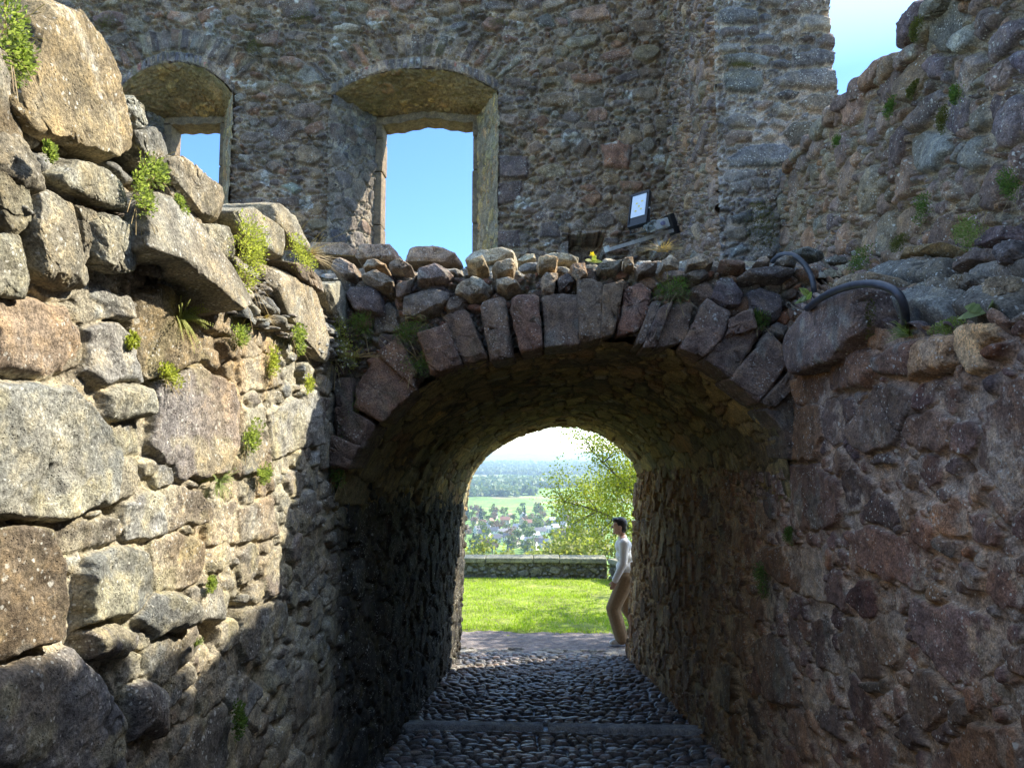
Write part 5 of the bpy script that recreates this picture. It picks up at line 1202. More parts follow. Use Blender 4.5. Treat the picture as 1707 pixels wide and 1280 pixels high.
    add('wall_plant', U_(1696, 312), NR, 36, 52, 'bush', M_LEAFD, 'dark plant at the right picture edge on the upper wall')
    add('wall_plant', U_(1490, 180), NR, 22, 28, 'leafy', M_LEAFD, 'small plant on the upper right wall near its stepped top')
    add('wall_plant', U_(1600, 158), NR, 20, 30, 'leafy', M_LEAFD, 'small plant high on the upper right wall, near the middle')
    add('wall_plant', U_(1525, 150), NR, 24, 24, 'leafy', M_MOSS, 'mossy green spot beside the small high plant')
    add('wall_plant', U_(1400, 237), NR, 16, 20, 'leafy', M_LEAFD, 'tiny plant at the far end of the upper right wall')
    add('wall_plant', U_(1575, 200), NR, 26, 46, 'moss', M_MOSS, 'olive moss streak in a slanting joint of the upper right wall', cat='moss')
    add('wall_plant', U_(1530, 50, 0.12), NR, 30, 40, 'moss', M_MOSS, 'moss under the big top boulder of the upper right wall', cat='moss')
    add('moss_patch', onX(1500, 405, XU - 0.25), NR, 50, 26, 'moss', M_MOSS, 'moss on the shelf stones below the upper right wall', cat='moss')
    add('wall_plant', onY(1235, 110, YT - 0.05), NF, 46, 12, 'moss', M_MOSS, 'moss line under a pale block of the buttress', cat='moss')
    for j, (px, py, w, h, lab) in enumerate([(722, 85, 50, 22, 'grassy moss tuft above the crown of the large window'), (505, 30, 40, 30, 'moss tuft near the top between the two windows'), (180, 40, 46, 30, 'moss tuft above the left window'), (425, 80, 30, 30, 'small moss tuft right above the pillar between the windows'), (830, 40, 34, 16, 'moss on a stone at top right of the large window')]):
        add('moss_patch', onY(px, py, YB - 0.05), NF, w, h, 'moss', M_MOSS, lab, cat='moss', dens=0.7)
plants()

# ------------------------------------------------------------------ floodlight, bracket, junction box, hoses
M_BLACK = plain_mat('black_paint', (0.018, 0.019, 0.022), 0.35, var=0.3)
M_PANEL = plain_mat('lamp_glass', (0.62, 0.66, 0.72), 0.12, var=0.05, coat=0.6)
M_LED = plain_mat('led_yellow', (0.75, 0.62, 0.12), 0.4)
M_ZINC = plain_mat('galvanised_steel', (0.50, 0.48, 0.44), 0.55, 0.2, 0.25, 25)
M_GREY = plain_mat('grey_plastic', (0.50, 0.51, 0.50), 0.5, var=0.12)
M_HOSE = plain_mat('black_hose', (0.045, 0.048, 0.058), 0.45, var=0.35, scale=30)
def flood():
    Zf = lambda x, y: (980 + x / 9.483, 290 + y / 9.483)
    TL = onY(*Zf(705, 345), 7.62); TR = onY(*Zf(1015, 235), 7.50); BL = onY(*Zf(605, 855), 7.50); BR = onY(*Zf(895, 790), 7.38)
    c = (TL + TR + BL + BR) / 4; e1 = (TR + BR - TL - BL) / 2; e2 = (TL + TR - BL - BR) / 2
    w, h = np.linalg.norm(e1), np.linalg.norm(e2); e1 /= w; nrm = np.cross(e1, e2); nrm /= np.linalg.norm(nrm); e2 = np.cross(nrm, e1)
    ax = [e1, e2, nrm]
    root = empty('floodlight', tuple(c)); tag(root, 'black square floodlight with white lamp panel, tilted on its bracket', 'floodlight')
    loc = lambda p: tuple(np.array(p) - c)
    q = lambda a, b, d: e1 * a * w / 2 + e2 * b * h / 2 + nrm * d
    m = MB(); m.box(q(0, 0, -0.025), (w / 2, h / 2, 0.022), ax)
    for k in range(7): m.box(q(-0.66 + k * 0.22, 0.1, -0.06), (0.004, h * 0.34, 0.016), ax)
    m.box(q(0, 0.93, 0.004), (w / 2, h * 0.035, 0.008), ax); m.box(q(0, -0.93, 0.004), (w / 2, h * 0.035, 0.008), ax); m.box(q(-0.94, 0, 0.004), (w * 0.03, h * 0.43, 0.008), ax); m.box(q(0.94, 0, 0.004), (w * 0.03, h * 0.43, 0.008), ax)
    m.build('housing', M_BLACK, root, bevel=0.004)
    p = MB().box(q(-0.04, 0.20, 0.001), (w * 0.37, h * 0.33, 0.003), ax).build('lamp_panel', M_PANEL, root)
    for a, b in ((-0.25, 0.35), (0.3, 0.42), (-0.3, -0.1), (0.25, -0.05), (0.0, 0.15)): MB().box(q(a, b, 0.0046), (0.011, 0.009, 0.0012), ax).build('led', M_LED, p)
    m = MB()
    for s in (-1, 1):
        a = q(s * 1.03, -0.05, -0.02); b = q(s * 0.98, -1.18, -0.075); m.tube([a, b], 0.008, 6)
    m.tube([q(-0.98, -1.18, -0.075), q(0.98, -1.18, -0.075)], 0.009, 6); m.build('yoke', M_BLACK, root)
    for s in (-1, 1): MB().tube([q(s * 1.0, -0.05, -0.02), q(s * 1.10, -0.05, -0.02)], 0.011, 10).build('knob', M_GREY, root)
    a = onY(*Zf(290, 1190), 7.35); b = onY(*Zf(1330, 880), 7.75)
    d = b - a; L = np.linalg.norm(d); d /= L; n2 = np.cross(d, [0, 0, 1.0]); n2 /= np.linalg.norm(n2); u2 = np.cross(n2, d)
    r2 = empty('steel_bracket', tuple((a + b) / 2)); tag(r2, 'galvanised steel angle bar carrying the floodlight, slanting out of the wall', 'bracket')
    m = MB(); m.box((0, 0, 0), (L / 2, 0.028, 0.004), [d, n2, u2]); m.box(-n2 * -0.028 + u2 * -0.014, (L / 2, 0.004, 0.018), [d, n2, u2]); m.build('bar', M_ZINC, r2)
    MB().box(d * (-L / 2 + 0.01), (0.012, 0.035, 0.03), [d, n2, u2]).build('end_plate', M_GREY, r2)
    MB().box(d * (L / 2 + 0.02) + u2 * 0.05, (0.03, 0.05, 0.11), [d, n2, u2]).build('wall_plate', M_BLACK, r2)
    for k in range(5):
        t = -0.35 + 0.09 * k; MB().tube([d * L * (t + 0.25) + u2 * 0.004, d * L * (t + 0.25) + u2 * 0.012], 0.007, 8).build('bolt', M_ZINC, r2)
    j = onY(*Zf(1120, 810), 7.52); r3 = empty('junction_box', tuple(j)); tag(r3, 'small grey electrical junction box on the bracket under the floodlight', 'junction box')
    m = MB(); m.box((0, 0, 0), (0.10, 0.045, 0.05), [d, n2, u2]); m.build('box_body', M_GREY, r3, bevel=0.006)
    MB().box(n2 * 0.05, (0.096, 0.006, 0.046), [d, n2, u2]).build('lid', M_GREY, r3, bevel=0.004)
    MB().tube([n2 * 0.05, n2 * 0.085], 0.022, 14).build('cable_gland', plain_mat('gland_violet_grey', (0.20, 0.19, 0.30), 0.4), r3)
    rng = np.random.RandomState(2); pts = []
    for k in range(60):
        t = k / 59; pts.append(n2 * (0.05 + 0.02 * math.sin(k * 1.7)) + d * (-0.10 - 0.11 * t + 0.03 * math.cos(k * 0.9)) + u2 * (0.02 + 0.04 * math.sin(k * 0.9) - 0.03 * t))
    MB().tube(pts, 0.006, 6).build('cable_coil', plain_mat('cable_grey_green', (0.22, 0.24, 0.23), 0.5), r3)
flood()
def hose(pts, rad, label):
    P = np.array(pts); 
    for _ in range(3):
        q = np.empty((2 * len(P) - 2, 3)); q[0::2] = 0.75 * P[:-1] + 0.25 * P[1:]; q[1::2] = 0.25 * P[:-1] + 0.75 * P[1:]; P = np.vstack([P[:1], q, P[-1:]])
    o = MB().tube(list(P), rad, 12).build('black_hose', M_HOSE, smooth=True); tag(o, label, 'hose', 'black cable hoses at the arch corner')
hose([onY(1288, 436, 4.05), onY(1300, 424, 3.98), onY(1322, 424, 3.93), onY(1340, 438, 3.9), onY(1352, 458, 3.88), onY(1357, 478, 3.86), onY(1357, 500, 3.92)], 0.0145, 'short black hose curving down onto the arch corner, farther of two')
hose([onX(1346, 514, XR - 0.10), onX(1372, 494, XR - 0.14), onX(1408, 478, XR - 0.13), onX(1450, 471, XR - 0.12), onX(1488, 480, XR - 0.08), onX(1505, 500, XR - 0.06), onX(1510, 532, XR - 0.02), onX(1508, 560, XR + 0.03)], 0.0155, 'longer black hose bent over the big dark quoin block')

# ------------------------------------------------------------------ trees, terrain, town
M_BARK = stone_mat('bark', speck=0.2, moss=0.3, fine=0.4); _jamb_col(M_BARK, (0.14, 0.115, 0.085))
M_TREE = leaf_mat('spring_leaf', (0.17, 0.21, 0.025), (0.36, 0.36, 0.05), 0.5)
M_TREE2 = leaf_mat('spring_leaf_pale', (0.15, 0.18, 0.06), (0.28, 0.28, 0.10), 0.45)
def make_tree(name, base, height, spread, seed, n_leaf, leaf, mat, label, group=None, trunk_r=0.16, start=0.3, kids=7, sparse_top=0.0, dens_pow=0.5):
    rng = np.random.RandomState(seed); base = np.array(base, float)
    root = empty(name, tuple(base)); tag(root, label, 'tree', group)
    m = MB(); tips = []
    top = np.array([rng.normal(0, 0.05) * height, rng.normal(0, 0.05) * height, height])
    tp = [np.array([0, 0, -0.4])] + [top * t + np.array([rng.normal(0, 0.015), rng.normal(0, 0.015), 0]) * height * (t > 0) for t in np.linspace(0, 1, 9)]
    m.tube(tp, [trunk_r * 1.25] + list(trunk_r * (1 - 0.9 * np.linspace(0, 1, 9))), 9)
    for i in range(kids):
        t = start + (0.97 - start) * (i + rng.rand() * 0.6) / kids
        p = top * t; a = i * 2.4 + rng.rand(); ln = spread * (1.0 - 0.55 * max(0, (t - 0.45) / 0.55)) * rng.uniform(0.75, 1.1)
        d = np.array([math.cos(a), math.sin(a), rng.uniform(0.15, 0.75)]); q = [p]
        for s in range(5):
            d = d + rng.normal(0, 0.16, 3); d /= np.linalg.norm(d); q.append(q[-1] + d * ln / 5)
        r0 = trunk_r * (1 - 0.85 * t) * 0.55
        m.tube(q, list(r0 * (1 - 0.8 * np.linspace(0, 1, 6))), 6)
        for s in range(1, 6):
            for b in range(3):
                d2 = d + rng.normal(0, 0.75, 3); d2 /= np.linalg.norm(d2); l2 = ln * rng.uniform(0.22, 0.42); q2 = [q[s], q[s] + d2 * l2 * 0.5 + rng.normal(0, 0.05, 3) * l2, q[s] + d2 * l2 + np.array([0, 0, -0.08 * l2])]
                m.tube(q2, [r0 * 0.35, r0 * 0.22, r0 * 0.08 + 0.002], 4, caps=False)
                tips += [q2[1], q2[2], q2[2], (q2[1] + q2[2]) / 2]
    m.build('trunk', M_BARK, root, smooth=True)
    tips = np.array(tips)
    hz = (tips[:, 2] - tips[:, 2].min()) / np.ptp(tips[:, 2])
    wgt = 1 - sparse_top * hz ** 1.2; wgt = wgt * rng.uniform(0.3, 1.0, len(tips)); wgt /= wgt.sum()
    k = rng.choice(len(tips), n_leaf, p=wgt); c = tips[k] + rng.normal(0, 1, (n_leaf, 3)) * (spread * 0.085)
    d = rng.normal(size=(n_leaf, 3)); d[:, 2] -= 0.35; d /= np.linalg.norm(d, axis=1, keepdims=True)
    s = np.cross(d, rng.normal(size=(n_leaf, 3))); s /= np.linalg.norm(s, axis=1, keepdims=True)
    L_ = (leaf * rng.uniform(0.6, 1.4, n_leaf))[:, None]
    V = np.stack([c, c + d * L_ * 0.5 + s * L_ * 0.36, c + d * L_, c + d * L_ * 0.5 - s * L_ * 0.36], 1).reshape(-1, 3)
    link('crown', mesh_np('crown', V, np.arange(4 * n_leaf).reshape(-1, 4), smooth=False), mat, root)
    return root
def hill_z(r):
    return np.interp(r, [0, 13.5, 18, 24, 60, 200, 420, 1400, 3000, 4200, 6500, 8000, 11000, 16000], [-3.4, -3.4, -5.0, -8.0, -27, -70, -80, -84, -92, -82, -60, -60, 4, 10])
def gz(x, y): return float(hill_z(math.hypot(x, y - 5)))
def trees():
    make_tree('leafy_tree', (2.35, 20.2, gz(2.35, 20.2)), 7.0, 2.5, 3, 42000, 0.060, M_TREE, 'yellow-green spring tree beyond the parapet seen through the archway', trunk_r=0.13, start=0.22, kids=17, sparse_top=0.95)
    make_tree('leafy_tree', (6.6, 13.4, ter_z(13.4) - 0.3), 7.6, 2.9, 9, 6000, 0.13, M_TREE, 'tree at the right of the terrace, outside the opening, shading the gravel', trunk_r=0.2, kids=12)
    for i, (px, py, y, s) in enumerate([(800, 912, 34, 2.2), (838, 925, 30, 1.6), (880, 916, 33, 1.9), (915, 905, 31, 2.0), (948, 893, 29, 2.2), (862, 930, 26, 1.1), (985, 890, 27, 2.4)]):
        p = onY(px, py + 12, y); b = gz(p[0], y); hgt = max(2.5, p[2] - b)
        make_tree('hillside_tree', (p[0], y, b), hgt, s, 30 + i, 2600, 0.17, M_TREE2, ['ochre-tinged tree top at the left jamb above the parapet', 'low pale tree top above the parapet, left of centre', 'yellow-green tree top above the middle of the parapet', 'tree top just left of the big yellow-green tree', 'low tree top touching the left side of the big tree', 'smallest tree top peeping over the parapet', 'tree top behind the lower left branches of the big tree'][i], 'tree tops on the slope below the terrace', trunk_r=0.11, kids=9, start=0.45)
trees()
M_LAND = stone_mat('farmland', speck=0.0, moss=0.0, fine=0.0015, bump=0.0)
def land():
    ang = np.radians(np.concatenate([np.arange(-180, -24, 4.0), np.arange(-24, 24, 0.16), np.arange(24, 180.1, 4.0)]))
    rs = np.concatenate([[9.0], np.geomspace(13.0, 16000, 420)])
    A, Rr = np.meshgrid(ang, rs, indexing='ij'); X = Rr * np.sin(A); Y = 5 + Rr * np.cos(A)
    Z = hill_z(Rr) + sstep(Rr, 300, 900) * (4 * fbm(X / 400, Y / 400, 4, 3)) + sstep(Rr, 2500, 6000) * (16 * fbm(X / 2200, Y / 2200, 4, 5))
    Z = Z + sstep(Rr, 7500, 10500) * 14 * fbm(X / 3000, Y / 1500, 3, 8)
    wood = wood_mask(X, Y)
    g = fbm(X / 130, Y / 60, 3, 21); f2 = vnoise(np.floor(X / 140 + 0.3 * np.floor(Y / 90)), np.floor(Y / 90), 4)
    field = np.array([0.16, 0.27, 0.05]) * (0.75 + 0.5 * f2[..., None]) * (1 + 0.25 * g[..., None])
    straw = np.array([0.24, 0.22, 0.10]); field = np.where(((f2 > 0.72) & (Rr > 1300))[..., None], straw * (1 + 0.2 * g[..., None]), field)
    wd = np.array([0.08, 0.105, 0.05]) * (1 + 0.4 * fbm(X / 50, Y / 30, 3, 9)[..., None])
    col = np.where(wood[..., None], wd, field)
    sl = (Rr < 450); col = np.where(sl[..., None], np.array([0.07, 0.09, 0.03]) * (1 + 0.4 * fbm(X / 9, Y / 9, 4, 3)[..., None]), col)
    C = np.concatenate([col, np.ones(col.shape[:2] + (1,))], -1)
    o = link('terrain', grid_mesh('terrain', np.stack([X, Y, Z], -1), C, flip=True), M_LAND); tag(o, kind='structure')
def wood_mask(X, Y):
    n = fbm(X / 420, Y / 230, 4, 33)
    r = np.hypot(X, Y)
    band = np.where(r < 1000, -0.6, np.where(r < 1500, -0.8, np.where(r < 2400, -0.02, np.where(r < 3250, -0.9, np.where(r < 5200, 0.02, -0.2)))))
    return (n + band) > 0.0
land()
M_WOOD = leaf_mat('wood_crown', (0.09, 0.14, 0.07), (0.22, 0.26, 0.11), 0.2)
M_TOWNT = leaf_mat('town_tree_crown', (0.07, 0.12, 0.03), (0.20, 0.22, 0.06), 0.25)
M_TOWNP = leaf_mat('town_tree_crown_pinkish', (0.16, 0.11, 0.09), (0.26, 0.18, 0.13), 0.25)
M_TOWND = leaf_mat('town_conifer', (0.02, 0.045, 0.03), (0.05, 0.08, 0.04), 0.1)
def land_z(x, y):
    r = math.hypot(x, y - 5)
    z = float(hill_z(r)); 
    z += float(sstep(np.array(r), 300, 900) * (4 * fbm(np.array(x / 400), np.array(y / 400), 4, 3))) + float(sstep(np.array(r), 2500, 6000) * (16 * fbm(np.array(x / 2200), np.array(y / 2200), 4, 5)))
    return z
def crown_np(rng, n, r, h, leaf, cone=False):
    if cone:
        t = rng.rand(n) ** 0.7; a = rng.uniform(0, 6.28, n); rr = r * t * rng.uniform(0.5, 1.0, n); c = np.stack([rr * np.cos(a), rr * np.sin(a), h * (1.05 - t)], -1)
    else:
        lob = rng.normal(0, 0.45, (8, 3)) * [r, r, h * 0.28] + [0, 0, h * 0.62]
        d = rng.normal(size=(n, 3)); d /= np.linalg.norm(d, axis=1, keepdims=True)
        c = lob[rng.randint(8, size=n)] + d * (r * 0.55 * rng.rand(n) ** 0.35)[:, None] * [1, 1, 0.9]
    u = rng.normal(size=(n, 3)); u /= np.linalg.norm(u, axis=1, keepdims=True); v = np.cross(u, rng.normal(size=(n, 3))); v /= np.linalg.norm(v, axis=1, keepdims=True)
    return np.stack([c - u * leaf, c + v * leaf * 0.7, c + u * leaf, c - v * leaf * 0.7], 1).reshape(-1, 3)
def valley():
    rng = np.random.RandomState(12)
    # far woods
    V = []; cnt = 0
    while cnt < 5200:
        d = 1050 + 4700 * rng.rand() ** 1.3; x = d * rng.uniform(-0.17, 0.17); y = d
        if not bool(wood_mask(np.array(x), np.array(y))): continue
        V.append(crown_np(rng, 9, rng.uniform(4, 8) * (1 + d / 4000), rng.uniform(9, 17) * (1 + d / 6000), rng.uniform(3.5, 5.5) * (1 + d / 4000), rng.rand() < 0.25) + [x, y, land_z(x, y)]); cnt += 1
    V = np.concatenate(V)
    o = link('woodland', mesh_np('woodland', V, np.arange(len(V)).reshape(-1, 4), smooth=False), M_WOOD); tag(o, 'hazy blue-green woods in bands across the far valley', 'woods', kind='stuff')
    # town: houses
    M_WH = plain_mat('house_render_white', (0.72, 0.70, 0.66), 0.9, var=0.05, scale=0.5); M_CR = plain_mat('house_render_cream', (0.55, 0.46, 0.34), 0.9, var=0.05, scale=0.5)
    roofs = [('slate', plain_mat('slate_roof', (0.11, 0.11, 0.125), 0.7, var=0.2, scale=1.0)), ('tile', plain_mat('tile_roof', (0.27, 0.13, 0.085), 0.8, var=0.2, scale=1.0)), ('pale', plain_mat('pale_roof', (0.34, 0.33, 0.34), 0.6, var=0.1, scale=1.0))]
    M_WIN = plain_mat('house_window', (0.05, 0.06, 0.07), 0.2)
    protos = {}
    def house(kind, w, d, h, r):
        key = (kind, w, d, h)
        root = empty('house')
        m = MB(); m.box((0, 0, h / 2 - 1), (w / 2, d / 2, h / 2 + 1)); rr = r
        m.tri((-w / 2, -d / 2, h), (-w / 2, d / 2, h), (-w / 2, 0, h + rr)); m.tri((w / 2, d / 2, h), (w / 2, -d / 2, h), (w / 2, 0, h + rr))
        m.build('wall', (M_WH, M_CR)[kind == 'tile'], root)
        m = MB(); e = 0.7; t = 0.3; k = rr / (d / 2)
        for s in (-1, 1): m.quad((-w / 2 - e, s * (d / 2 + e), h - e * k + t), (w / 2 + e, s * (d / 2 + e), h - e * k + t), (w / 2 + e, 0, h + rr + t), (-w / 2 - e, 0, h + rr + t))
        for s in (-1, 1): m.quad((-w / 2 - e, s * (d / 2 + e), h - e * k), (w / 2 + e, s * (d / 2 + e), h - e * k), (w / 2 + e, s * (d / 2 + e), h - e * k + t), (-w / 2 - e, s * (d / 2 + e), h - e * k + t))
        rf = m.build('roof', dict(roofs)[kind], root)
        m = MB(); m.box((w * 0.2, d * 0.12, h + rr), (0.45, 0.45, 1.1)); m.build('chimney', M_CR, rf)
        for i in range(3):
            for j in range(2): MB().box((-w / 2 + w * (i + 0.5) / 3, -d / 2 - 0.03, 1.6 + j * 2.8), (0.6, 0.06, 0.75)).build('window', M_WIN, root)
        for j in range(2): MB().box((-w / 2 - 0.03, 0, 1.6 + j * 2.8), (0.06, 0.6, 0.75)).build('window', M_WIN, root)
        return root
    def dup(o, parent=None):
        c = o.copy(); COL.objects.link(c)
        if parent is not None: c.parent = parent
        for ch in list(o.children): dup(ch, c)
        return c
    kinds = [('slate', 'white-walled house with a dark slate roof among trees in the valley town'), ('tile', 'cream house with a red-brown tiled roof among trees in the valley town'), ('pale', 'white house with a pale grey roof among trees in the valley town')]
    sizes = [(11, 9, 6, 4.2), (15, 10, 6.5, 4.5), (9, 8, 5.5, 3.8)]
    base = {}
    for kd, lab in kinds:
        for s in sizes: base[(kd, s)] = None
    pts = []
    # a cluster of slate-roofed houses left of centre, a pale row lower right, a red-roofed row further back
    want = [(px, py, kd) for px, py, kd in [(808, 893, 'slate'), (822, 887, 'slate'), (838, 890, 'slate'), (852, 886, 'slate'), (797, 884, 'slate'), (845, 897, 'slate'), (828, 900, 'slate'), (866, 893, 'slate'), (815, 879, 'pale'), (862, 880, 'pale'), (846, 878, 'pale'),
            (806, 872, 'tile'), (818, 869, 'tile'), (830, 871, 'tile'), (842, 867, 'tile'), (792, 868, 'tile'), (900, 888, 'slate'), (912, 883, 'pale'), (925, 881, 'pale'), (892, 894, 'pale'), (905, 903, 'slate'), (882, 905, 'pale'), (897, 908, 'slate'), (912, 909, 'pale'), (885, 912, 'pale'),
            (935, 889, 'slate'), (870, 868, 'tile'), (885, 873, 'tile'), (905, 871, 'tile'), (850, 858, 'tile'), (872, 857, 'pale'), (895, 860, 'tile'), (920, 866, 'pale'), (795, 900, 'slate'), (812, 906, 'pale'), (860, 908, 'tile'), (940, 875, 'pale'), (800, 858, 'tile'), (825, 856, 'pale')]]
    for i, (px, py, kd) in enumerate(want):
        r = ray(px, py); t = -78.0 / r[2]; p = r * t; pts.append((p[0], p[1])); z = land_z(p[0], p[1])
        s = sizes[rng.randint(3)]
        if base[(kd, s)] is None: base[(kd, s)] = house(kd, *s); o = base[(kd, s)]
        else: o = dup(base[(kd, s)])
        o.location = (p[0], p[1], z + 0.2); o.rotation_euler = (0, 0, rng.uniform(-0.7, 0.7) + (1.57 if rng.rand() < 0.3 else 0))
        o.scale = (0.72, 0.72, 0.72); tag(o, dict(kinds)[kd], 'house', {'slate': 'slate-roofed houses in the valley town', 'tile': 'red-roofed houses in the valley town', 'pale': 'pale-roofed houses in the valley town'}[kd])
    protos = []
    for nm, lab, mat, cone in [('town_tree', 'round green tree between the houses of the valley town', M_TOWNT, False), ('blossom_tree', 'pinkish-brown budding tree between the houses of the valley town', M_TOWNP, False), ('conifer', 'dark blue-green conifer between the houses of the valley town', M_TOWND, True)]:
        for v in range(2):
            root = empty(nm); tag(root, lab, 'tree', {'town_tree': 'green trees in the valley town', 'blossom_tree': 'budding trees in the valley town', 'conifer': 'conifers in the valley town'}[nm])
            MB().tube([(0, 0, -1), (0, 0, 5)], [0.5, 0.3], 6).build('trunk', M_BARK, root)
            Vv = crown_np(rng, 170, 4.2 if not cone else 3.2, 11 if not cone else 15, 0.95, cone); link('crown', mesh_np('crown', Vv, np.arange(len(Vv)).reshape(-1, 4), smooth=False), mat, root)
            protos.append(root)
    used = set(); n = 0; tries = 0
    while n < 235 and tries < 6000:
        tries += 1
        py = 846 + 80 * rng.rand(); px = rng.uniform(775, 1000) if n < 150 else rng.uniform(640, 1120)
        r = ray(px, py); t = -80.0 / r[2]; p = r * t
        if any((p[0] - a) ** 2 + (p[1] - b) ** 2 < 8 ** 2 for a, b in pts): continue
        if any((p[0] - a) ** 2 < 36 and -14 < (p[1] - b) < 0 for a, b in pts) and rng.rand() < 0.8: continue
        k = rng.choice(6, p=[0.30, 0.30, 0.16, 0.16, 0.04, 0.04])
        o = protos[k] if k not in used else dup(protos[k]); used.add(k)
        o.location = (p[0], p[1], land_z(p[0], p[1])); sc = rng.uniform(0.65, 1.35); o.scale = (sc, sc, sc * rng.uniform(0.85, 1.15)); o.rotation_euler = (0, 0, rng.uniform(0, 6.28)); n += 1
valley()

# ------------------------------------------------------------------ the walking person
M_SKIN = plain_mat('skin', (0.50, 0.30, 0.21), 0.5, var=0.08); M_SHIRT = plain_mat('white_knit', (0.74, 0.74, 0.73), 0.9, var=0.05); M_TROU = plain_mat('khaki_cloth', (0.27, 0.185, 0.10), 0.85, var=0.15)
M_HAIR = plain_mat('black_hair', (0.012, 0.012, 0.014), 0.4, var=0.3); M_SHOE = plain_mat('white_shoe', (0.70, 0.69, 0.66), 0.6, var=0.08); M_BELT = plain_mat('dark_belt', (0.02, 0.018, 0.015), 0.5)
def ell(m, c, r, ax=None, n=14):
    c = np.array(c, float); A = np.eye(3) if ax is None else np.array(ax); b = len(m.v)
    for i in range(n + 1):
        ph = -math.pi / 2 + math.pi * i / n
        for k in range(n * 2):
            t = math.pi * k / n; p = (math.cos(ph) * math.cos(t) * r[0], math.cos(ph) * math.sin(t) * r[1], math.sin(ph) * r[2])
            m.v.append(tuple(c + A[0] * p[0] + A[1] * p[1] + A[2] * p[2]))
    N = n * 2
    for i in range(n):
        for k in range(N): m.f.append((b + i * N + k, b + i * N + (k + 1) % N, b + (i + 1) * N + (k + 1) % N, b + (i + 1) * N + k))
def chain(m, pts, rad, n=12):
    for (p, q, a, b) in zip(pts[:-1], pts[1:], rad[:-1], rad[1:]):
        p, q = np.array(p, float), np.array(q, float); m.tube([p, p + (q - p) * 0.33, p + (q - p) * 0.67, q], [a, a + (b - a) * 0.33, a + (b - a) * 0.67, b], n)
        ell(m, p, (a, a, a), n=8); ell(m, q, (b, b, b), n=8)
def fused(m, name, mat, parent, vox):
    o = m.build(name, mat, parent, smooth=True); r = o.modifiers.new('fuse', 'REMESH'); r.mode = 'VOXEL'; r.voxel_size = vox; r.use_smooth_shade = True
    s = o.modifiers.new('smooth', 'SMOOTH'); s.iterations = 4; s.factor = 0.5
    return o
def person():
    Y0 = 10.25; g = float(ter_z(Y0)); x0 = onY(1042, 900, Y0)[0]
    root = empty('person', (x0, Y0, g)); root.scale = (0.97, 0.97, 0.97); tag(root, 'black-haired person in white long-sleeved top and khaki trousers walking past the passage exit', 'person')
    # local axes: forward is -x; near side (his left) is -y
    hipL, hipR = (0.0, -0.085, 0.90), (0.01, 0.085, 0.90)
    kneeL, ankL, toeL = (-0.185, -0.09, 0.50), (-0.075, -0.09, 0.10), (-0.20, -0.10, 0.045)
    kneeR, ankR, toeR = (0.03, 0.09, 0.47), (0.24, 0.09, 0.16), (0.14, 0.09, 0.05)
    shL, shR, nk = (-0.03, -0.175, 1.39), (-0.01, 0.175, 1.39), (-0.035, 0, 1.44)
    elL, wrL = (-0.05, -0.21, 1.12), (-0.16, -0.19, 0.90)
    elR, wrR = (0.12, 0.21, 1.13), (0.10, 0.20, 0.88)
    b = MB()
    chain(b, [(0.0, 0, 0.92), (0.0, 0, 1.10), (0.0, 0, 1.30)], [0.10, 0.095, 0.11]); chain(b, [shL, nk, shR], [0.045, 0.055, 0.045]); chain(b, [nk, (-0.05, 0, 1.54)], [0.052, 0.050])
    for hp, kn, an, to in ((hipL, kneeL, ankL, toeL), (hipR, kneeR, ankR, toeR)):
        chain(b, [hp, kn, an], [0.078, 0.052, 0.036]); chain(b, [an, to], [0.036, 0.026])
    for sh, e, w in ((shL, elL, wrL), (shR, elR, wrR)): chain(b, [sh, e, w], [0.045, 0.036, 0.026])
    hd = np.array([-0.075, 0, 1.605]); ell(b, hd, (0.093, 0.072, 0.115)); ell(b, hd + [-0.035, 0, -0.055], (0.055, 0.052, 0.062))
    chain(b, [hd + [-0.085, 0, 0.012], hd + [-0.106, 0, -0.022]], [0.010, 0.014]); ell(b, hd + [-0.082, 0, -0.058], (0.014, 0.026, 0.009)); ell(b, hd + [-0.075, 0, -0.095], (0.022, 0.024, 0.018))
    for s in (-1, 1): ell(b, hd + [0.005, s * 0.074, -0.010], (0.019, 0.010, 0.030)); ell(b, hd + [-0.078, s * 0.030, 0.004], (0.012, 0.014, 0.011)); ell(b, hd + [-0.080, s * 0.030, 0.024], (0.012, 0.022, 0.007))
    for w, s in ((wrL, -1), (wrR, 1)):
        w = np.array(w); dn = np.array([-0.35, 0, -0.94]) if s < 0 else np.array([-0.1, 0, -0.99])
        pc = w + dn * 0.055; ell(b, pc, (0.040, 0.017, 0.048))
        for i, (o, l) in enumerate([(-0.030, 0.060), (-0.010, 0.068), (0.010, 0.064), (0.028, 0.050)]):
            a = pc + dn * 0.035 + np.array([o, 0, 0]); k1 = a + dn * l * 0.45 + np.array([0.0, -s * 0.008, 0]); k2 = k1 + (dn * 0.8 + np.array([0.35, -s * 0.45, 0])) * l * 0.45
            chain(b, [a, k1, k2], [0.0095, 0.0085, 0.007], 8)
        t0 = pc + np.array([-0.034, -s * 0.01, 0.012]); chain(b, [t0, t0 + dn * 0.03 + np.array([-0.018, -s * 0.010, 0]), t0 + dn * 0.055 + np.array([-0.010, -s * 0.02, 0])], [0.013, 0.010, 0.008], 8)
    fused(b, 'body', M_SKIN, root, 0.006)
    m = MB(); A = [(0.01, 0, 0.93, 0.145, 0.175), (0.005, 0, 1.05, 0.138, 0.170), (-0.005, 0, 1.20, 0.132, 0.180), (-0.025, 0, 1.33, 0.120, 0.185)]
    for x, y, z, a, c in A: ell(m, (x, y, z), (a, c, 0.11))
    ell(m, (-0.03, 0, 1.42), (0.072, 0.13, 0.05)); chain(m, [(-0.03, 0, 1.43), (-0.035, 0, 1.452)], [0.062, 0.060])
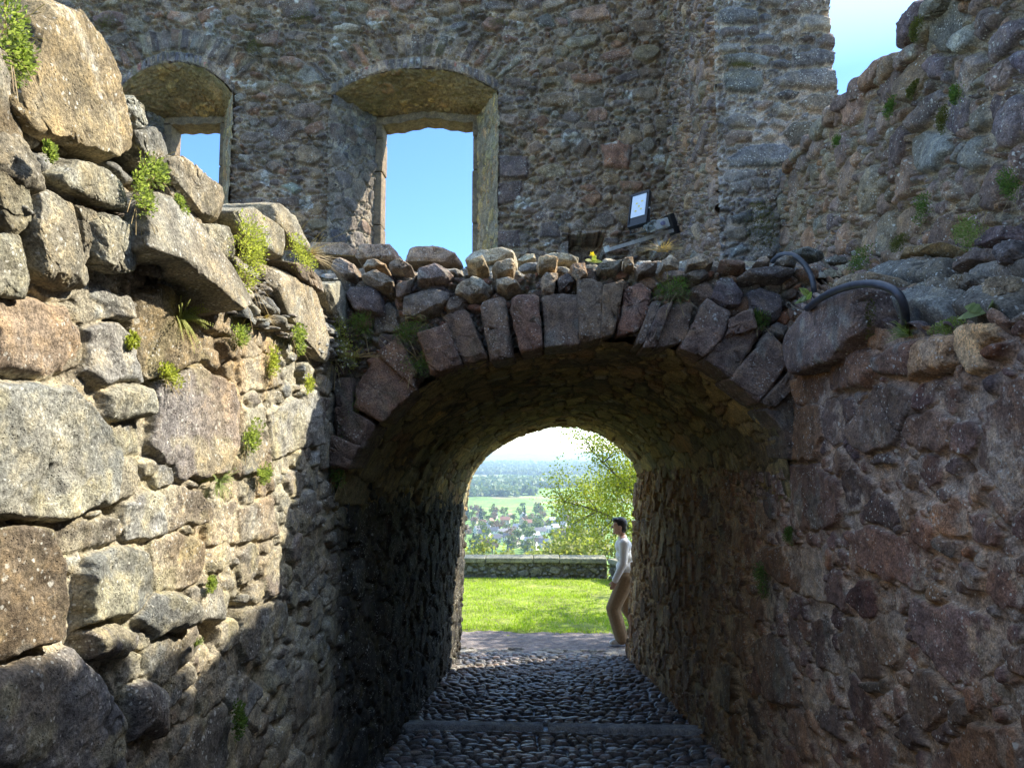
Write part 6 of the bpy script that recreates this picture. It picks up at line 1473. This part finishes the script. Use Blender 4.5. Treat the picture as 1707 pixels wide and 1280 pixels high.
    for sh, e, w in ((shL, elL, wrL), (shR, elR, wrR)): chain(m, [sh, e, w], [0.070, 0.056, 0.047])
    ell(m, (-0.07, -0.06, 0.88), (0.055, 0.09, 0.06)); ell(m, (0.07, 0.0, 0.87), (0.06, 0.14, 0.07))
    fused(m, 'shirt', M_SHIRT, root, 0.010)
    m = MB(); ell(m, (0.0, 0, 0.90), (0.115, 0.155, 0.10)); ell(m, (0.03, 0, 0.84), (0.115, 0.15, 0.10))
    for hp, kn, an in ((hipL, kneeL, ankL), (hipR, kneeR, ankR)):
        an2 = tuple(np.array(an) + (np.array(kn) - np.array(an)) * 0.02); chain(m, [hp, kn, an2], [0.118, 0.100, 0.094])
    fused(m, 'trousers', M_TROU, root, 0.010)
    m = MB(); m.tube([(math.cos(t) * 0.128, math.sin(t) * 0.168, 0.945 + 0.0) for t in np.linspace(0, 6.283, 28)], 0.016, 8); m.build('belt', M_BELT, root, smooth=True)
    for an, to in ((ankL, toeL), (ankR, toeR)):
        m = MB(); a, t = np.array(an), np.array(to); ell(m, a + [0.02, 0, -0.035], (0.055, 0.045, 0.055)); ell(m, (a + t) / 2 + [0, 0, -0.02], (0.10, 0.046, 0.042)); ell(m, t + [0.01, 0, 0.0], (0.055, 0.045, 0.036)); 
        s = fused(m, 'shoe', M_SHOE, root, 0.008)
    m = MB(); ell(m, hd + [0.022, 0, 0.032], (0.092, 0.082, 0.098)); ell(m, hd + [0.045, 0, -0.02], (0.06, 0.074, 0.085)); ell(m, hd + [-0.045, 0, 0.083], (0.055, 0.062, 0.040))
    fused(m, 'hair', M_HAIR, root, 0.007)
person()

# ------------------------------------------------------------------ air of the far valley
def haze():
    m = bpy.data.materials.new('haze_air'); m.use_nodes = True; t = m.node_tree
    for n in list(t.nodes): t.nodes.remove(n)
    out = t.nodes.new('ShaderNodeOutputMaterial'); v = t.nodes.new('ShaderNodeVolumePrincipled')
    v.inputs['Color'].default_value = (0.62, 0.82, 1.0, 1); v.inputs['Density'].default_value = 1.45e-4; v.inputs['Anisotropy'].default_value = 0.35
    t.links.new(v.outputs[0], out.inputs['Volume'])
    MBx = MB(); MBx.box((0, 0, -44), (17500, 17500, 66)); o = MBx.build('haze', m); tag(o, kind='stuff')
haze()
